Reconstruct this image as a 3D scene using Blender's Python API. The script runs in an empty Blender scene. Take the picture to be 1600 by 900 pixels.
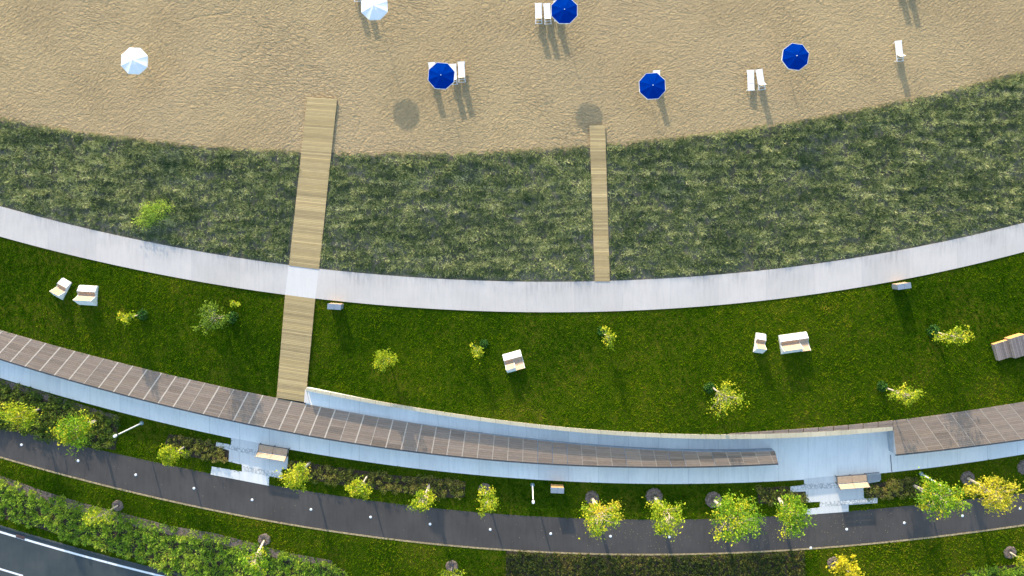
import bpy, bmesh, math, random
import numpy as np
from mathutils import Vector, Matrix

# ------------------------------------------------------------ camera, sky, sun
H = 63.0                 # camera height above the lower ground (m)
S = 17.0                 # picture pixels (1600 wide) per metre at z = 0
CX, CY = 815.0, 375.0    # nadir in the 1600x900 picture
EL = 13.5                # sun elevation
sc = bpy.context.scene
cam = bpy.data.cameras.new("camera"); co = bpy.data.objects.new("camera", cam)
sc.collection.objects.link(co); sc.camera = co
co.location = (0, 0, H); co.rotation_euler = (0, 0, 0)
cam.sensor_width = 36; cam.lens = S*H/1600*36
cam.shift_x = (800-CX)/1600; cam.shift_y = -(450-CY)/1600
cam.clip_end = 2000; cam.clip_start = 0.5
w = bpy.data.worlds.new("World"); sc.world = w; w.use_nodes = True
nt = w.node_tree; bg = nt.nodes['Background']
sky = nt.nodes.new('ShaderNodeTexSky'); sky.sky_type = 'NISHITA'; sky.sun_disc = False
sky.sun_elevation = math.radians(EL); sky.sun_rotation = math.radians(-15)
sky.air_density = 1.0; sky.dust_density = 1.0; sky.ozone_density = 1.0
nt.links.new(sky.outputs[0], bg.inputs[0]); bg.inputs[1].default_value = 0.15
sd = bpy.data.lights.new("sun", 'SUN'); sd.energy = 2.0; sd.angle = math.radians(0.6); sd.color = (1.0, 0.86, 0.66)
so = bpy.data.objects.new("sun", sd); sc.collection.objects.link(so)
el = math.radians(EL); ddir = Vector((0.26, -0.966, 0)).normalized()*math.cos(el); ddir.z = -math.sin(el)
so.rotation_euler = ddir.to_track_quat('-Z', 'Y').to_euler()
so.location = (-20, 60, 40)
sc.view_settings.view_transform = 'Standard'; sc.view_settings.look = 'None'
sc.view_settings.exposure = 1.75; sc.view_settings.gamma = 1

rng = np.random.default_rng(7); random.seed(7)
COL = sc.collection

def P(px, py, z=0.0):
    k = (H-z)/H/S
    return Vector(((px-CX)*k, -(py-CY)*k, z))
def PA(px, py, z):
    px, py, z = np.broadcast_arrays(np.asarray(px, float), np.asarray(py, float), np.asarray(z, float))
    k = (H-z)/H/S
    return np.stack([(px-CX)*k, -(py-CY)*k, z], -1)
def lin(r, g, b):
    f = lambda c: (c/255/12.92) if c/255 <= 0.04045 else ((c/255+0.055)/1.055)**2.4
    return (f(r), f(g), f(b), 1)

# ------------------------------------------------------------ materials
def mat(name):
    m = bpy.data.materials.new(name); m.use_nodes = True
    t = m.node_tree; b = t.nodes['Principled BSDF']
    return m, t, b
def N(t, kind, **kw):
    n = t.nodes.new(kind)
    for k, v in kw.items():
        if k.startswith('i_'):
            key = k[2:]
            key = int(key) if key.isdigit() else key
            n.inputs[key].default_value = v
        else: setattr(n, k, v)
    return n
def ramp(t, fac, stops):
    r = t.nodes.new('ShaderNodeValToRGB'); e = r.color_ramp.elements
    while len(e) < len(stops): e.new(0.5)
    for el_, (p, c) in zip(e, stops): el_.position = p; el_.color = c
    t.links.new(fac, r.inputs[0]); return r.outputs[0]
def coord(t, kind='Object', scale=(1, 1, 1), rot=0, loc=(0, 0, 0)):
    if kind == 'World':
        g = t.nodes.new('ShaderNodeNewGeometry'); out = g.outputs['Position']
    else:
        tc = t.nodes.new('ShaderNodeTexCoord'); out = tc.outputs[kind]
    mp = t.nodes.new('ShaderNodeMapping'); mp.inputs['Scale'].default_value = scale
    mp.inputs['Rotation'].default_value = (0, 0, rot); mp.inputs['Location'].default_value = loc
    t.links.new(out, mp.inputs[0]); return mp.outputs[0]
def noise(t, vec, scale, detail=4, rough=0.55, dist=0.0):
    n = t.nodes.new('ShaderNodeTexNoise'); n.inputs['Scale'].default_value = scale
    n.inputs['Detail'].default_value = detail; n.inputs['Roughness'].default_value = rough
    n.inputs['Distortion'].default_value = dist
    t.links.new(vec, n.inputs['Vector']); return n.outputs['Fac']
def mixc(t, fac, a, b, blend='MIX'):
    m = t.nodes.new('ShaderNodeMix'); m.data_type = 'RGBA'; m.blend_type = blend
    for s_, v in ((0, fac), (6, a), (7, b)):
        if isinstance(v, (int, float, tuple)): m.inputs[s_].default_value = v
        else: t.links.new(v, m.inputs[s_])
    return m.outputs[2]
def math_(t, op, a, b=0.0, clamp=False):
    m = t.nodes.new('ShaderNodeMath'); m.operation = op; m.use_clamp = clamp
    for s_, v in ((0, a), (1, b)):
        if isinstance(v, (int, float)): m.inputs[s_].default_value = v
        else: t.links.new(v, m.inputs[s_])
    return m.outputs[0]
def bump(t, b, h, dist, strength=1.0):
    n = t.nodes.new('ShaderNodeBump'); n.inputs['Distance'].default_value = dist; n.inputs['Strength'].default_value = strength
    t.links.new(h, n.inputs['Height']); t.links.new(n.outputs[0], b.inputs['Normal'])

def plain(name, col, rough=0.6, var=0.12, scale=3, metal=0.0, bmp=0.0):
    m, t, b = mat(name); v = coord(t, 'World')
    n = noise(t, v, scale, 5)
    c = tuple(x*(1-var) for x in col[:3])+(1,); d = tuple(min(1, x*(1+var)) for x in col[:3])+(1,)
    t.links.new(ramp(t, n, [(0.3, c), (0.7, d)]), b.inputs['Base Color'])
    b.inputs['Roughness'].default_value = rough; b.inputs['Metallic'].default_value = metal
    if rough > 0.9: b.inputs['Specular IOR Level'].default_value = 0.0
    if bmp: bump(t, b, noise(t, v, scale*6, 3), bmp)
    return m

M = {}
def sand_mat():
    m, t, b = mat('sand')
    v = coord(t, 'World')
    warp = noise(t, v, 0.12, 3)
    big = noise(t, v, 0.05, 4, 0.6)
    fine = noise(t, v, 5.0, 6, 0.7)
    base = ramp(t, big, [(0.3, (0.43, 0.33, 0.185, 1)), (0.5, (0.40, 0.308, 0.176, 1)), (0.72, (0.44, 0.336, 0.200, 1))])
    c2 = mixc(t, fine, (0.74, 0.74, 0.74, 1), (1.26, 1.23, 1.18, 1))
    t.links.new(mixc(t, 1.0, base, c2, 'MULTIPLY'), b.inputs['Base Color'])
    b.inputs['Roughness'].default_value = 0.95
    b.inputs['Specular IOR Level'].default_value = 0.1
    def aniso(rot, sc_):
        a_ = coord(t, 'World', (1, 1, 1), rot); mp = t.nodes.new('ShaderNodeMapping'); mp.inputs['Scale'].default_value = sc_
        t.links.new(a_, mp.inputs[0]); return mp.outputs[0]
    v1 = aniso(math.radians(-38), (1.0, 2.0, 1))
    v2 = aniso(math.radians(12), (1.0, 1.8, 1))
    h1 = noise(t, v1, 2.9, 3, 0.6, 0.7)
    h2 = noise(t, v2, 2.6, 3, 0.6, 0.9)
    sel = ramp(t, noise(t, v, 0.11, 2), [(0.4, (0, 0, 0, 1)), (0.62, (1, 1, 1, 1))])
    hm = mixc(t, sel, h1, h2)
    h3 = noise(t, v, 6.0, 3, 0.6)
    h = math_(t, 'ADD', hm, math_(t, 'MULTIPLY', h3, 0.16))
    amp = math_(t, 'ADD', 0.55, math_(t, 'MULTIPLY', noise(t, v, 0.2, 2), 0.9))
    cn = noise(t, v, 0.07, 2, 0.4)
    fr = math_(t, 'FRACT', math_(t, 'MULTIPLY', cn, 26.0)); ln = math_(t, 'MULTIPLY', math_(t, 'ABSOLUTE', math_(t, 'SUBTRACT', fr, 0.5)), 2.0)
    trk = ramp(t, ln, [(0.0, (0, 0, 0, 1)), (0.22, (1, 1, 1, 1))]); msk = ramp(t, noise(t, v, 0.09, 2), [(0.55, (1, 1, 1, 1)), (0.66, (0, 0, 0, 1))])
    trk = math_(t, 'MAXIMUM', trk, msk)
    hh = math_(t, 'ADD', math_(t, 'MULTIPLY', h, amp), math_(t, 'MULTIPLY', trk, 0.16))
    bump(t, b, hh, 0.42, 1.0)
    return m
M['sand'] = sand_mat()

def concrete(name, c0, c1, joint, jcol=0.72, streak=0.22, bl=0.004, stain=0.0):
    """UV: u metres along, v metres across."""
    m, t, b = mat(name)
    uv = coord(t, 'UV'); us = coord(t, 'UV', (2.2, 0.28, 1))
    st = noise(t, us, 1.6, 5, 0.65)
    bigp = noise(t, uv, 0.3, 3)
    fine = noise(t, uv, 7, 4)
    base = ramp(t, bigp, [(0.35, c0), (0.65, c1)])
    s1 = ramp(t, st, [(0.28, (1-streak, 1-streak*0.93, 1-streak*0.85, 1)), (0.55, (1, 1, 1, 1))])
    col = mixc(t, 1.0, base, s1, 'MULTIPLY')
    col = mixc(t, 1.0, col, mixc(t, fine, (0.93, 0.93, 0.93, 1), (1.05, 1.05, 1.05, 1)), 'MULTIPLY')
    sep = t.nodes.new('ShaderNodeSeparateXYZ'); t.links.new(uv, sep.inputs[0])
    if stain:
        ed = ramp(t, math_(t, 'MULTIPLY', sep.outputs[1], 0.5), [(0.0, (1, 1, 1, 1)), (0.75, (0, 0, 0, 1))])
        st2 = ramp(t, noise(t, coord(t, 'UV', (3.0, 0.25, 1), 0, (7, 3, 0)), 1.3, 5, 0.7), [(0.42, (0, 0, 0, 1)), (0.66, (1, 1, 1, 1))])
        bl2 = ramp(t, noise(t, uv, 0.35, 3), [(0.4, (0, 0, 0, 1)), (0.6, (1, 1, 1, 1))])
        f_ = math_(t, 'MULTIPLY', math_(t, 'MULTIPLY', ed, st2), math_(t, 'MULTIPLY', bl2, stain))
        col = mixc(t, f_, col, mixc(t, 1.0, col, (0.45, 0.45, 0.48, 1), 'MULTIPLY'))
    if joint:
        u = math_(t, 'DIVIDE', sep.outputs[0], joint)
        fr = math_(t, 'FRACT', u)
        j = math_(t, 'LESS_THAN', fr, 0.035/joint*1.2)
        cell = math_(t, 'FLOOR', u)
        wn = t.nodes.new('ShaderNodeTexWhiteNoise'); wn.noise_dimensions = '1D'; t.links.new(cell, wn.inputs['W'])
        col = mixc(t, 1.0, col, mixc(t, wn.outputs[0], (0.93, 0.94, 0.95, 1), (1.04, 1.04, 1.04, 1)), 'MULTIPLY')
        col = mixc(t, j, col, mixc(t, 1.0, col, (jcol, jcol, jcol, 1), 'MULTIPLY'))
    t.links.new(col, b.inputs['Base Color']); b.inputs['Roughness'].default_value = 0.85
    bump(t, b, fine, bl)
    return m
M['path'] = concrete('pale_concrete', (0.53, 0.485, 0.445, 1), (0.58, 0.53, 0.487, 1), 4.4, 0.9, 0.10, stain=0.75)
M['path2'] = concrete('new_concrete', (0.62, 0.58, 0.545, 1), (0.65, 0.61, 0.575, 1), 0, 1, 0.06)
M['plaza'] = concrete('promenade_concrete', (0.86, 0.83, 0.77, 1), (0.93, 0.90, 0.84, 1), 2.75, 0.8, 0.12, stain=0.25)
M['cap'] = concrete('wall_cap', (0.50, 0.44, 0.31, 1), (0.56, 0.50, 0.36, 1), 1.38, 0.6, 0.15)
M['wall'] = concrete('wall_concrete', (0.5, 0.5, 0.49, 1), (0.6, 0.6, 0.58, 1), 1.38, 0.6, 0.2)
M['asphalt'] = concrete('path_asphalt', (0.056, 0.049, 0.045, 1), (0.077, 0.068, 0.062, 1), 0, 0.9, 0.25, 0.003)
M['road'] = concrete('road_asphalt', (0.030, 0.044, 0.050, 1), (0.058, 0.068, 0.068, 1), 0, 0.9, 0.15, 0.003)

def cobble():
    m, t, b = mat('cobbles'); v = coord(t, 'World')
    vo = N(t, 'ShaderNodeTexVoronoi', feature='DISTANCE_TO_EDGE'); vo.inputs['Scale'].default_value = 3.6
    t.links.new(v, vo.inputs['Vector'])
    vc = N(t, 'ShaderNodeTexVoronoi'); vc.inputs['Scale'].default_value = 3.6; t.links.new(v, vc.inputs['Vector'])
    c = ramp(t, vo.outputs['Distance'], [(0.02, (0.36, 0.37, 0.36, 1)), (0.12, (0.66, 0.66, 0.64, 1))])
    sp = t.nodes.new('ShaderNodeSeparateXYZ'); t.links.new(vc.outputs['Color'], sp.inputs[0])
    t.links.new(mixc(t, 1.0, c, mixc(t, sp.outputs[0], (0.85, 0.85, 0.85, 1), (1.05, 1.05, 1.05, 1)), 'MULTIPLY'), b.inputs['Base Color'])
    b.inputs['Roughness'].default_value = 0.8; bump(t, b, vo.outputs['Distance'], 0.02)
    return m
M['cobble'] = cobble()

def soil_grass(name, stops, sc1=1.4, bd=0.06):
    m, t, b = mat(name); v = coord(t, 'World')
    n1 = noise(t, v, 0.22, 4, 0.6); n2 = noise(t, v, sc1*3, 5, 0.7)
    c = ramp(t, math_(t, 'ADD', math_(t, 'MULTIPLY', n1, 0.6), math_(t, 'MULTIPLY', n2, 0.4)), stops)
    t.links.new(c, b.inputs['Base Color']); b.inputs['Roughness'].default_value = 1
    b.inputs['Specular IOR Level'].default_value = 0.0
    bump(t, b, noise(t, v, 5, 4, 0.7), bd)
    return m
M['lawn'] = soil_grass('lawn_ground', [(0.36, (0.022, 0.050, 0.003, 1)), (0.5, (0.048, 0.078, 0.004, 1)), (0.64, (0.10, 0.10, 0.010, 1))])
M['dune'] = soil_grass('dune_ground', [(0.38, (0.08, 0.082, 0.055, 1)), (0.5, (0.13, 0.125, 0.09, 1)), (0.66, (0.20, 0.185, 0.145, 1))], 1.2, 0.1)
M['mulch'] = plain('mulch', (0.21, 0.165, 0.14, 1), 0.95, 0.5, 7, 0, 0.08)
M['bedsoil'] = plain('bed_soil', (0.075, 0.058, 0.042, 1), 0.95, 0.5, 5, 0, 0.06)

def leaf(name, rough=0.6, transl=0.35, spec=0.2):
    m, t, b = mat(name)
    a = t.nodes.new('ShaderNodeAttribute'); a.attribute_name = 'tint'
    t.links.new(a.outputs['Color'], b.inputs['Base Color']); b.inputs['Roughness'].default_value = rough
    b.inputs['Specular IOR Level'].default_value = spec
    tr = t.nodes.new('ShaderNodeBsdfTranslucent'); t.links.new(a.outputs['Color'], tr.inputs[0])
    mx = t.nodes.new('ShaderNodeMixShader'); mx.inputs[0].default_value = transl
    t.links.new(b.outputs[0], mx.inputs[1]); t.links.new(tr.outputs[0], mx.inputs[2])
    t.links.new(mx.outputs[0], t.nodes['Material Output'].inputs[0])
    return m
M['leaf'] = leaf('leaf'); M['blade'] = leaf('blade', 0.9, 0.3, 0.0)

def tinted(name, rough=0.75, grain=0.12, gs=(1, 1, 1)):
    """per-board colour from the mesh attribute 'tint' with a wood grain on top"""
    m, t, b = mat(name)
    a = t.nodes.new('ShaderNodeAttribute'); a.attribute_name = 'tint'
    v = coord(t, 'World', gs)
    g = noise(t, v, 3, 5, 0.6)
    c = mixc(t, 1.0, a.outputs['Color'], mixc(t, g, (1-grain,)*3+(1,), (1+grain,)*3+(1,)), 'MULTIPLY')
    t.links.new(c, b.inputs['Base Color']); b.inputs['Roughness'].default_value = rough
    return m
M['boards'] = tinted('boards', 0.75, 0.25, (0.6, 3, 1))
M['deckwood'] = tinted('deck_wood', 0.8, 0.25, (0.7, 2.5, 1))
M['timber'] = plain('timber', (0.50, 0.36, 0.24, 1), 0.6, 0.12, 5)
M['timber_grey'] = plain('weathered_timber', (0.36, 0.29, 0.26, 1), 0.8, 0.3, 6)
M['sunlit_wood'] = plain('sunlit_timber', (0.62, 0.34, 0.12, 1), 0.6, 0.15, 5)  # timber with the low sun's orange light put into its colour
M['whitemetal'] = plain('white_metal', (0.74, 0.75, 0.76, 1), 0.4, 0.03, 2)
M['sling'] = plain('white_sling', (0.82, 0.81, 0.80, 1), 0.7, 0.03, 4)
M['steel'] = plain('dark_steel', (0.055, 0.06, 0.065, 1), 0.5, 0.15, 3)
M['greymetal'] = plain('grey_metal', (0.27, 0.32, 0.38, 1), 0.4, 0.08, 4, 0.3)
M['teal'] = plain('painted_steel', (0.16, 0.24, 0.26, 1), 0.5, 0.1, 4)
M['blue'] = plain('blue_canvas', (0.0, 0.030, 0.27, 1), 1.0, 0.08, 2)
M['white'] = plain('white_canvas', (0.90, 0.90, 0.89, 1), 0.75, 0.02, 2)
for k_ in ('white', 'blue'):
    t = M[k_].node_tree; b = t.nodes['Principled BSDF']; o_ = t.nodes['Material Output']
    tr_ = t.nodes.new('ShaderNodeBsdfTranslucent'); t.links.new(b.inputs['Base Color'].links[0].from_socket, tr_.inputs[0])
    mx_ = t.nodes.new('ShaderNodeMixShader'); mx_.inputs[0].default_value = 0.10 if k_ == 'white' else 0.12
    t.links.new(b.outputs[0], mx_.inputs[1]); t.links.new(tr_.outputs[0], mx_.inputs[2]); t.links.new(mx_.outputs[0], o_.inputs[0])
M['paint'] = plain('white_paint', (0.8, 0.82, 0.84, 1), 0.7, 0.06, 4)
M['bark'] = plain('pale_bark', (0.52, 0.44, 0.36, 1), 0.8, 0.25, 9)
M['darkbark'] = plain('grey_bark', (0.20, 0.15, 0.12, 1), 0.85, 0.25, 9)
M['edging'] = plain('edging', (0.36, 0.28, 0.15, 1), 0.9, 0.5, 6, 0, 0.02)
M['redgrate'] = plain('rusty_iron', (0.10, 0.06, 0.055, 1), 0.7, 0.3, 9)

# ------------------------------------------------------------ object helpers
def tag(o, label=None, cat=None, group=None, kind=None):
    if label: o['label'] = label
    if cat: o['category'] = cat
    if group: o['group'] = group
    if kind: o['kind'] = kind
    return o
def link(name, me, m, parent=None):
    o = bpy.data.objects.new(name, me); COL.objects.link(o)
    for x in (m if isinstance(m, (list, tuple)) else [m]): me.materials.append(x)
    if parent: o.parent = parent
    return o
def empty(name, loc, rz=0.0):
    o = bpy.data.objects.new(name, None); COL.objects.link(o)
    o.empty_display_size = 0.3; o.location = loc; o.rotation_euler = (0, 0, rz); return o
def copy_tree(o, parent=None):
    c = o.copy(); COL.objects.link(c); c.parent = parent
    for ch in list(o.children): copy_tree(ch, c)
    return c
def arr_mesh(name, V, F, tint=None, uv=None, smooth=False):
    """V (n,3); F (m,k) constant k; tint (n,3)"""
    V = np.ascontiguousarray(V, np.float32); F = np.ascontiguousarray(F, np.int32)
    me = bpy.data.meshes.new(name); k = F.shape[1]
    me.vertices.add(len(V)); me.vertices.foreach_set('co', V.ravel())
    me.loops.add(F.size); me.loops.foreach_set('vertex_index', F.ravel())
    me.polygons.add(len(F)); me.polygons.foreach_set('loop_start', np.arange(0, F.size, k, dtype=np.int32))
    me.polygons.foreach_set('loop_total', np.full(len(F), k, np.int32))
    me.polygons.foreach_set('use_smooth', np.full(len(F), bool(smooth)))
    me.update(calc_edges=True)
    if tint is not None:
        a = me.attributes.new('tint', 'FLOAT_COLOR', 'POINT')
        a.data.foreach_set('color', np.c_[tint, np.ones(len(V))].astype(np.float32).ravel())
    if uv is not None:
        l = me.uv_layers.new(name='UVMap'); l.data.foreach_set('uv', np.asarray(uv, np.float32)[F.ravel()].ravel())
    me.validate()
    return me

class MB:
    """collects boxes, beams, tubes as one mesh"""
    def __init__(s): s.V = []; s.F = []; s.T = []; s.mi = []
    def add(s, vs, fs, tint=(0.5, 0.5, 0.5), mi=0):
        n = len(s.V); s.V += [tuple(v) for v in vs]; s.F += [tuple(i+n for i in f) for f in fs]
        s.T += [tint]*len(vs); s.mi += [mi]*len(fs)
    def prism8(s, a, b, tint=(0.5,)*3, mi=0):
        """a: 4 bottom corners ccw, b: 4 top corners"""
        s.add(list(a)+list(b), [(3, 2, 1, 0), (4, 5, 6, 7), (0, 1, 5, 4), (1, 2, 6, 5), (2, 3, 7, 6), (3, 0, 4, 7)], tint, mi)
    def box(s, x0, y0, z0, x1, y1, z1, tint=(0.5,)*3, mi=0):
        s.prism8([(x0, y0, z0), (x1, y0, z0), (x1, y1, z0), (x0, y1, z0)], [(x0, y0, z1), (x1, y0, z1), (x1, y1, z1), (x0, y1, z1)], tint, mi)
    def tube(s, p0, p1, r0, r1, n=6, mi=0):
        p0 = Vector(p0); p1 = Vector(p1); d = (p1-p0).normalized()
        a = d.orthogonal().normalized(); b = d.cross(a)
        vs = []
        for p, r in ((p0, r0), (p1, r1)):
            for i in range(n):
                t = 2*math.pi*i/n; vs.append(p+a*math.cos(t)*r+b*math.sin(t)*r)
        fs = [(i, (i+1) % n, n+(i+1) % n, n+i) for i in range(n)]+[tuple(range(n-1, -1, -1)), tuple(range(n, 2*n))]
        s.add(vs, fs, mi=mi)
    def path(s, pts, rs, n=6, mi=0):
        for i in range(len(pts)-1): s.tube(pts[i], pts[i+1], rs[i], rs[i+1], n, mi)
    def build(s, name, m, parent=None, bevel=0.0):
        me = bpy.data.meshes.new(name); me.from_pydata(s.V, [], s.F)
        me.polygons.foreach_set('material_index', s.mi); me.polygons.foreach_set('use_smooth', np.zeros(len(me.polygons), bool))
        a = me.attributes.new('tint', 'FLOAT_COLOR', 'POINT')
        a.data.foreach_set('color', np.c_[np.array(s.T), np.ones(len(s.V))].astype(np.float32).ravel())
        o = link(name, me, m, parent)
        if bevel:
            bv = o.modifiers.new('bevel', 'BEVEL'); bv.width = bevel; bv.segments = 2
        return o

def curve(pts, deg=4):
    xs = np.array([p[0] for p in pts], float); ys = np.array([p[1] for p in pts], float)
    u = (xs-800)/800; c = np.polyfit(u, ys, min(deg, len(pts)-1)); dc = np.polyder(c)
    lo, hi = (min(xs)-800)/800, (max(xs)-800)/800
    def f(px):
        q = (np.asarray(px, float)-800)/800; qc = np.clip(q, lo, hi); d = q-qc
        return np.polyval(c, qc)+np.polyval(dc, qc)*d+56*d*abs(d)*(-1 if False else 0)-95*d*d
    return f
def pline(pts):
    xs = [p[0] for p in pts]; ys = [p[1] for p in pts]
    return lambda px: np.interp(px, xs, ys)

# the long curves of the place, picture pixels
fA = curve([(0, 183), (100, 200), (200, 213), (300, 223), (400, 232), (530, 237), (600, 238), (700, 237), (800, 233), (920, 225), (1050, 212), (1200, 194), (1300, 178), (1400, 158), (1500, 133), (1600, 108)])
fB = curve([(0, 322), (100, 349), (200, 372), (300, 390), (400, 407), (500, 420), (600, 430), (700, 437), (800, 440), (900, 440.5), (1000, 437), (1100, 430), (1200, 421), (1300, 409), (1400, 393), (1500, 372), (1600, 348)])
fC = curve([(0, 370), (100, 395), (200, 419), (300, 438), (400, 454), (492, 467), (600, 477), (700, 484), (800, 487), (900, 487), (1000, 484.5), (1100, 479), (1200, 469), (1300, 456), (1400, 439), (1500, 417), (1600, 394)])
fDL = curve([(0, 515), (100, 544), (200, 571), (300, 595), (400, 616), (475, 627), (534, 640), (600, 654), (700, 672.5), (800, 685), (900, 695), (1000, 701), (1067, 704), (1150, 706), (1213, 706)])
fEL = curve([(0, 561), (100, 590), (200, 617), (267, 636), (400, 666), (500, 682.5), (600, 699), (700, 711), (800, 720), (900, 727), (1000, 729.5), (1067, 729), (1150, 727.5), (1216, 724)])
fCapT = curve([(478, 606), (534, 616), (600, 629), (700, 645), (800, 658.5), (900, 669), (1000, 676), (1067, 678.5), (1150, 679), (1250, 676), (1334, 671), (1394, 667)])
fCapB = curve([(478, 610.5), (534, 621), (600, 634), (700, 650), (800, 665), (900, 675), (1000, 682), (1067, 685), (1150, 686), (1250, 684), (1334, 678), (1394, 673)])
fDR = curve([(1130, 678), (1200, 674), (1250, 670), (1300, 666), (1334, 663), (1390, 658), (1417, 655), (1467, 648), (1534, 638), (1600, 628)])
fER = curve([(1400, 710), (1434, 707), (1500, 699), (1600, 686)], 2)
fF = curve([(0, 590), (100, 620), (200, 649), (267, 663), (361, 685), (451, 702), (534, 714), (600, 725), (700, 738), (800, 747), (900, 754), (1000, 756), (1067, 756), (1150, 754), (1257, 750), (1374, 739), (1434, 733), (1500, 725), (1600, 710)])
fG = curve([(0, 668), (70, 683), (192, 708), (247, 723), (330, 741), (420, 758), (480, 768), (534, 777), (600, 786), (700, 796), (800, 804), (900, 809), (1000, 811), (1067, 812), (1100, 811), (1200, 807), (1276, 802.5), (1400, 794), (1467, 786), (1534, 778), (1600, 769)])
fH = curve([(0, 714), (67, 732), (134, 750), (200, 766), (267, 782), (334, 797), (400, 810), (467, 822), (534, 831.5), (600, 840), (700, 850), (800, 858.5), (900, 864), (1000, 866), (1067, 866), (1150, 863), (1255, 858), (1334, 850.5), (1400, 844.5), (1467, 837), (1534, 829), (1600, 820)])
fR = lambda px: fH(px)+110+0.015*np.asarray(px, float)

ZU, ZP, D, DR_, = 1.30, 1.36, 1.12, 1.30
zW = pline([(0, 1.70), (1000, 1.70), (1395, 1.36), (3000, 1.36)])      # retaining wall top
zEdge = pline([(-3000, 1.06), (495, 1.06), (640, 1.60), (1000, 1.62), (1200, 1.45), (1400, 1.25), (3000, 1.25)])
def fLE(px):                       # the lawn's lower edge
    px = np.asarray(px, float)
    return np.where(px < 462, fDL(px), np.where(px < 1130, fCapT(px), fDR(px)))
def zLawn(px, py):
    t = np.clip((py-fC(px))/np.maximum(fLE(px)-fC(px), 1), 0, 1)
    b = (ZU-0.03)*(1-t)+zEdge(px)*t
    q = np.clip((abs(np.asarray(px, float)-463)-45)/60, 0, 1)
    return b+np.sin(np.pi*t)*q*(0.10*np.sin(np.asarray(px)/170.0)+0.06*np.sin(np.asarray(px)/61.0+py/40.0))-0.06*(1-q)

def sheet(name, ft, fb, zt, m, x0, x1, nx, ny, skirt=0.0, kind='structure', parent=None, zfun=None):
    px = np.linspace(x0, x1, nx+1); t = np.linspace(0, 1, ny+1)
    top = ft(px) if callable(ft) else np.full(len(px), float(ft)); bot = fb(px) if callable(fb) else np.full(len(px), float(fb))
    PX = np.repeat(px[None], ny+1, 0); PY = top[None]*(1-t[:, None])+bot[None]*t[:, None]
    Z = zfun(PX, PY) if zfun else np.full(PX.shape, float(zt))
    V = PA(PX, PY, Z).reshape(-1, 3)
    uv = np.stack([PX/S, (PY-top[None])/S], -1).reshape(-1, 2)
    idx = np.arange((nx+1)*(ny+1)).reshape(ny+1, nx+1)
    F = np.stack([idx[1:, :-1], idx[1:, 1:], idx[:-1, 1:], idx[:-1, :-1]], -1).reshape(-1, 4)
    if skirt:
        ring = np.concatenate([idx[0, :], idx[1:, -1], idx[-1, -2::-1], idx[-2:0:-1, 0]])
        base = V[ring].copy(); base[:, 2] -= skirt
        n0 = len(V); V = np.r_[V, base]; uv = np.r_[uv, uv[ring]]
        a = ring; b_ = np.roll(ring, -1); c = n0+np.arange(len(ring)); d = np.roll(c, -1)
        F = np.r_[F, np.stack([a, b_, d, c], -1)]
    me = arr_mesh(name, V, F, uv=uv, smooth=False)
    if not skirt: me.polygons.foreach_set('use_smooth', np.ones(len(me.polygons), bool))
    o = link(name, me, m, parent)
    if kind and not parent: o['kind'] = kind
    return o
def poly(name, pts, z, m, thick=0.05, kind='structure', parent=None):
    top = [P(x, y, z) for x, y in pts]
    a = sum(top[i].x*top[(i+1) % len(top)].y-top[(i+1) % len(top)].x*top[i].y for i in range(len(top)))
    if a < 0: top.reverse(); pts = pts[::-1]
    n = len(top); vs = top+[v-Vector((0, 0, thick)) for v in top]
    fs = [tuple(range(n))]+[(i, i+n, (i+1) % n+n, (i+1) % n) for i in range(n)]
    me = bpy.data.meshes.new(name); me.from_pydata(vs, [], fs)
    l = me.uv_layers.new(name='UVMap')
    for lp in me.loops:
        v = vs[lp.vertex_index]; l.data[lp.index].uv = (v.x+CX/S, -v.y)
    o = link(name, me, m, parent)
    if kind and not parent: o['kind'] = kind
    return o
def inpoly(px, py, pts):
    c = np.zeros(len(px), bool); j = len(pts)-1
    for i in range(len(pts)):
        xi, yi = pts[i]; xj, yj = pts[j]
        if yi != yj: c ^= ((yi > py) != (yj > py)) & (px < (xj-xi)*(py-yi)/(yj-yi)+xi)
        j = i
    return c

# ------------------------------------------------------------ the setting
XL, XR = -1500, 3100
gm = bpy.data.meshes.new('ground')
gm.from_pydata([(-600, -600, -0.35), (600, -600, -0.35), (600, 600, -0.35), (-600, 600, -0.35)], [], [(0, 1, 2, 3)])
tag(link('ground', gm, M['lawn']), kind='structure')
sheet('beach_sand', -3000, lambda x: fA(x)+10, ZU, M['sand'], XL, XR, 60, 4, skirt=1.6)
sheet('dune_ground', lambda x: fA(x)+5+2*np.sin(x/7.0)+1.5*np.sin(x/3.1), lambda x: fB(x)+2, ZU-0.004, M['dune'], XL, XR, 1400, 2, skirt=1.6,
      zfun=lambda px, py: ZU+0.006+0*px)
sheet('concrete_path', fB, fC, ZP, M['path'], XL, XR, 220, 2, skirt=0.3)
sheet('upper_lawn', lambda x: fC(x)-1, fLE, 0, M['lawn'], XL, XR, 500, 24, skirt=0.4, zfun=zLawn)
sheet('lower_lawn', 560, lambda x: fR(x)-2, 0.0, M['lawn'], XL, XR, 150, 10, zfun=lambda px, py: 0*px)
sheet('promenade', lambda x: np.where(x < 1140, fEL(x)-45, fCapB(np.minimum(x, 1394))-30), fF, 0.03, M['plaza'], XL, XR, 300, 2, skirt=0.05)
sheet('asphalt_path', fG, fH, 0.016, M['asphalt'], XL, XR, 220, 2, skirt=0.05)
sheet('path_edging', lambda x: fH(x)-0.3, lambda x: fH(x)+2.2, 0.03, M['edging'], XL, XR, 300, 1, skirt=0.04)
sheet('road', fR, lambda x: fR(x)+170, -0.02, M['road'], XL, XR, 150, 2)
sheet('road_kerb', lambda x: fR(x)-2.6, lambda x: fR(x)+0.2, 0.06, M['road'], XL, XR, 150, 1, skirt=0.15)
sheet('road_edge_line', lambda x: fR(x)+6, lambda x: fR(x)+9.2, -0.012, M['paint'], XL, XR, 150, 1)
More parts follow.
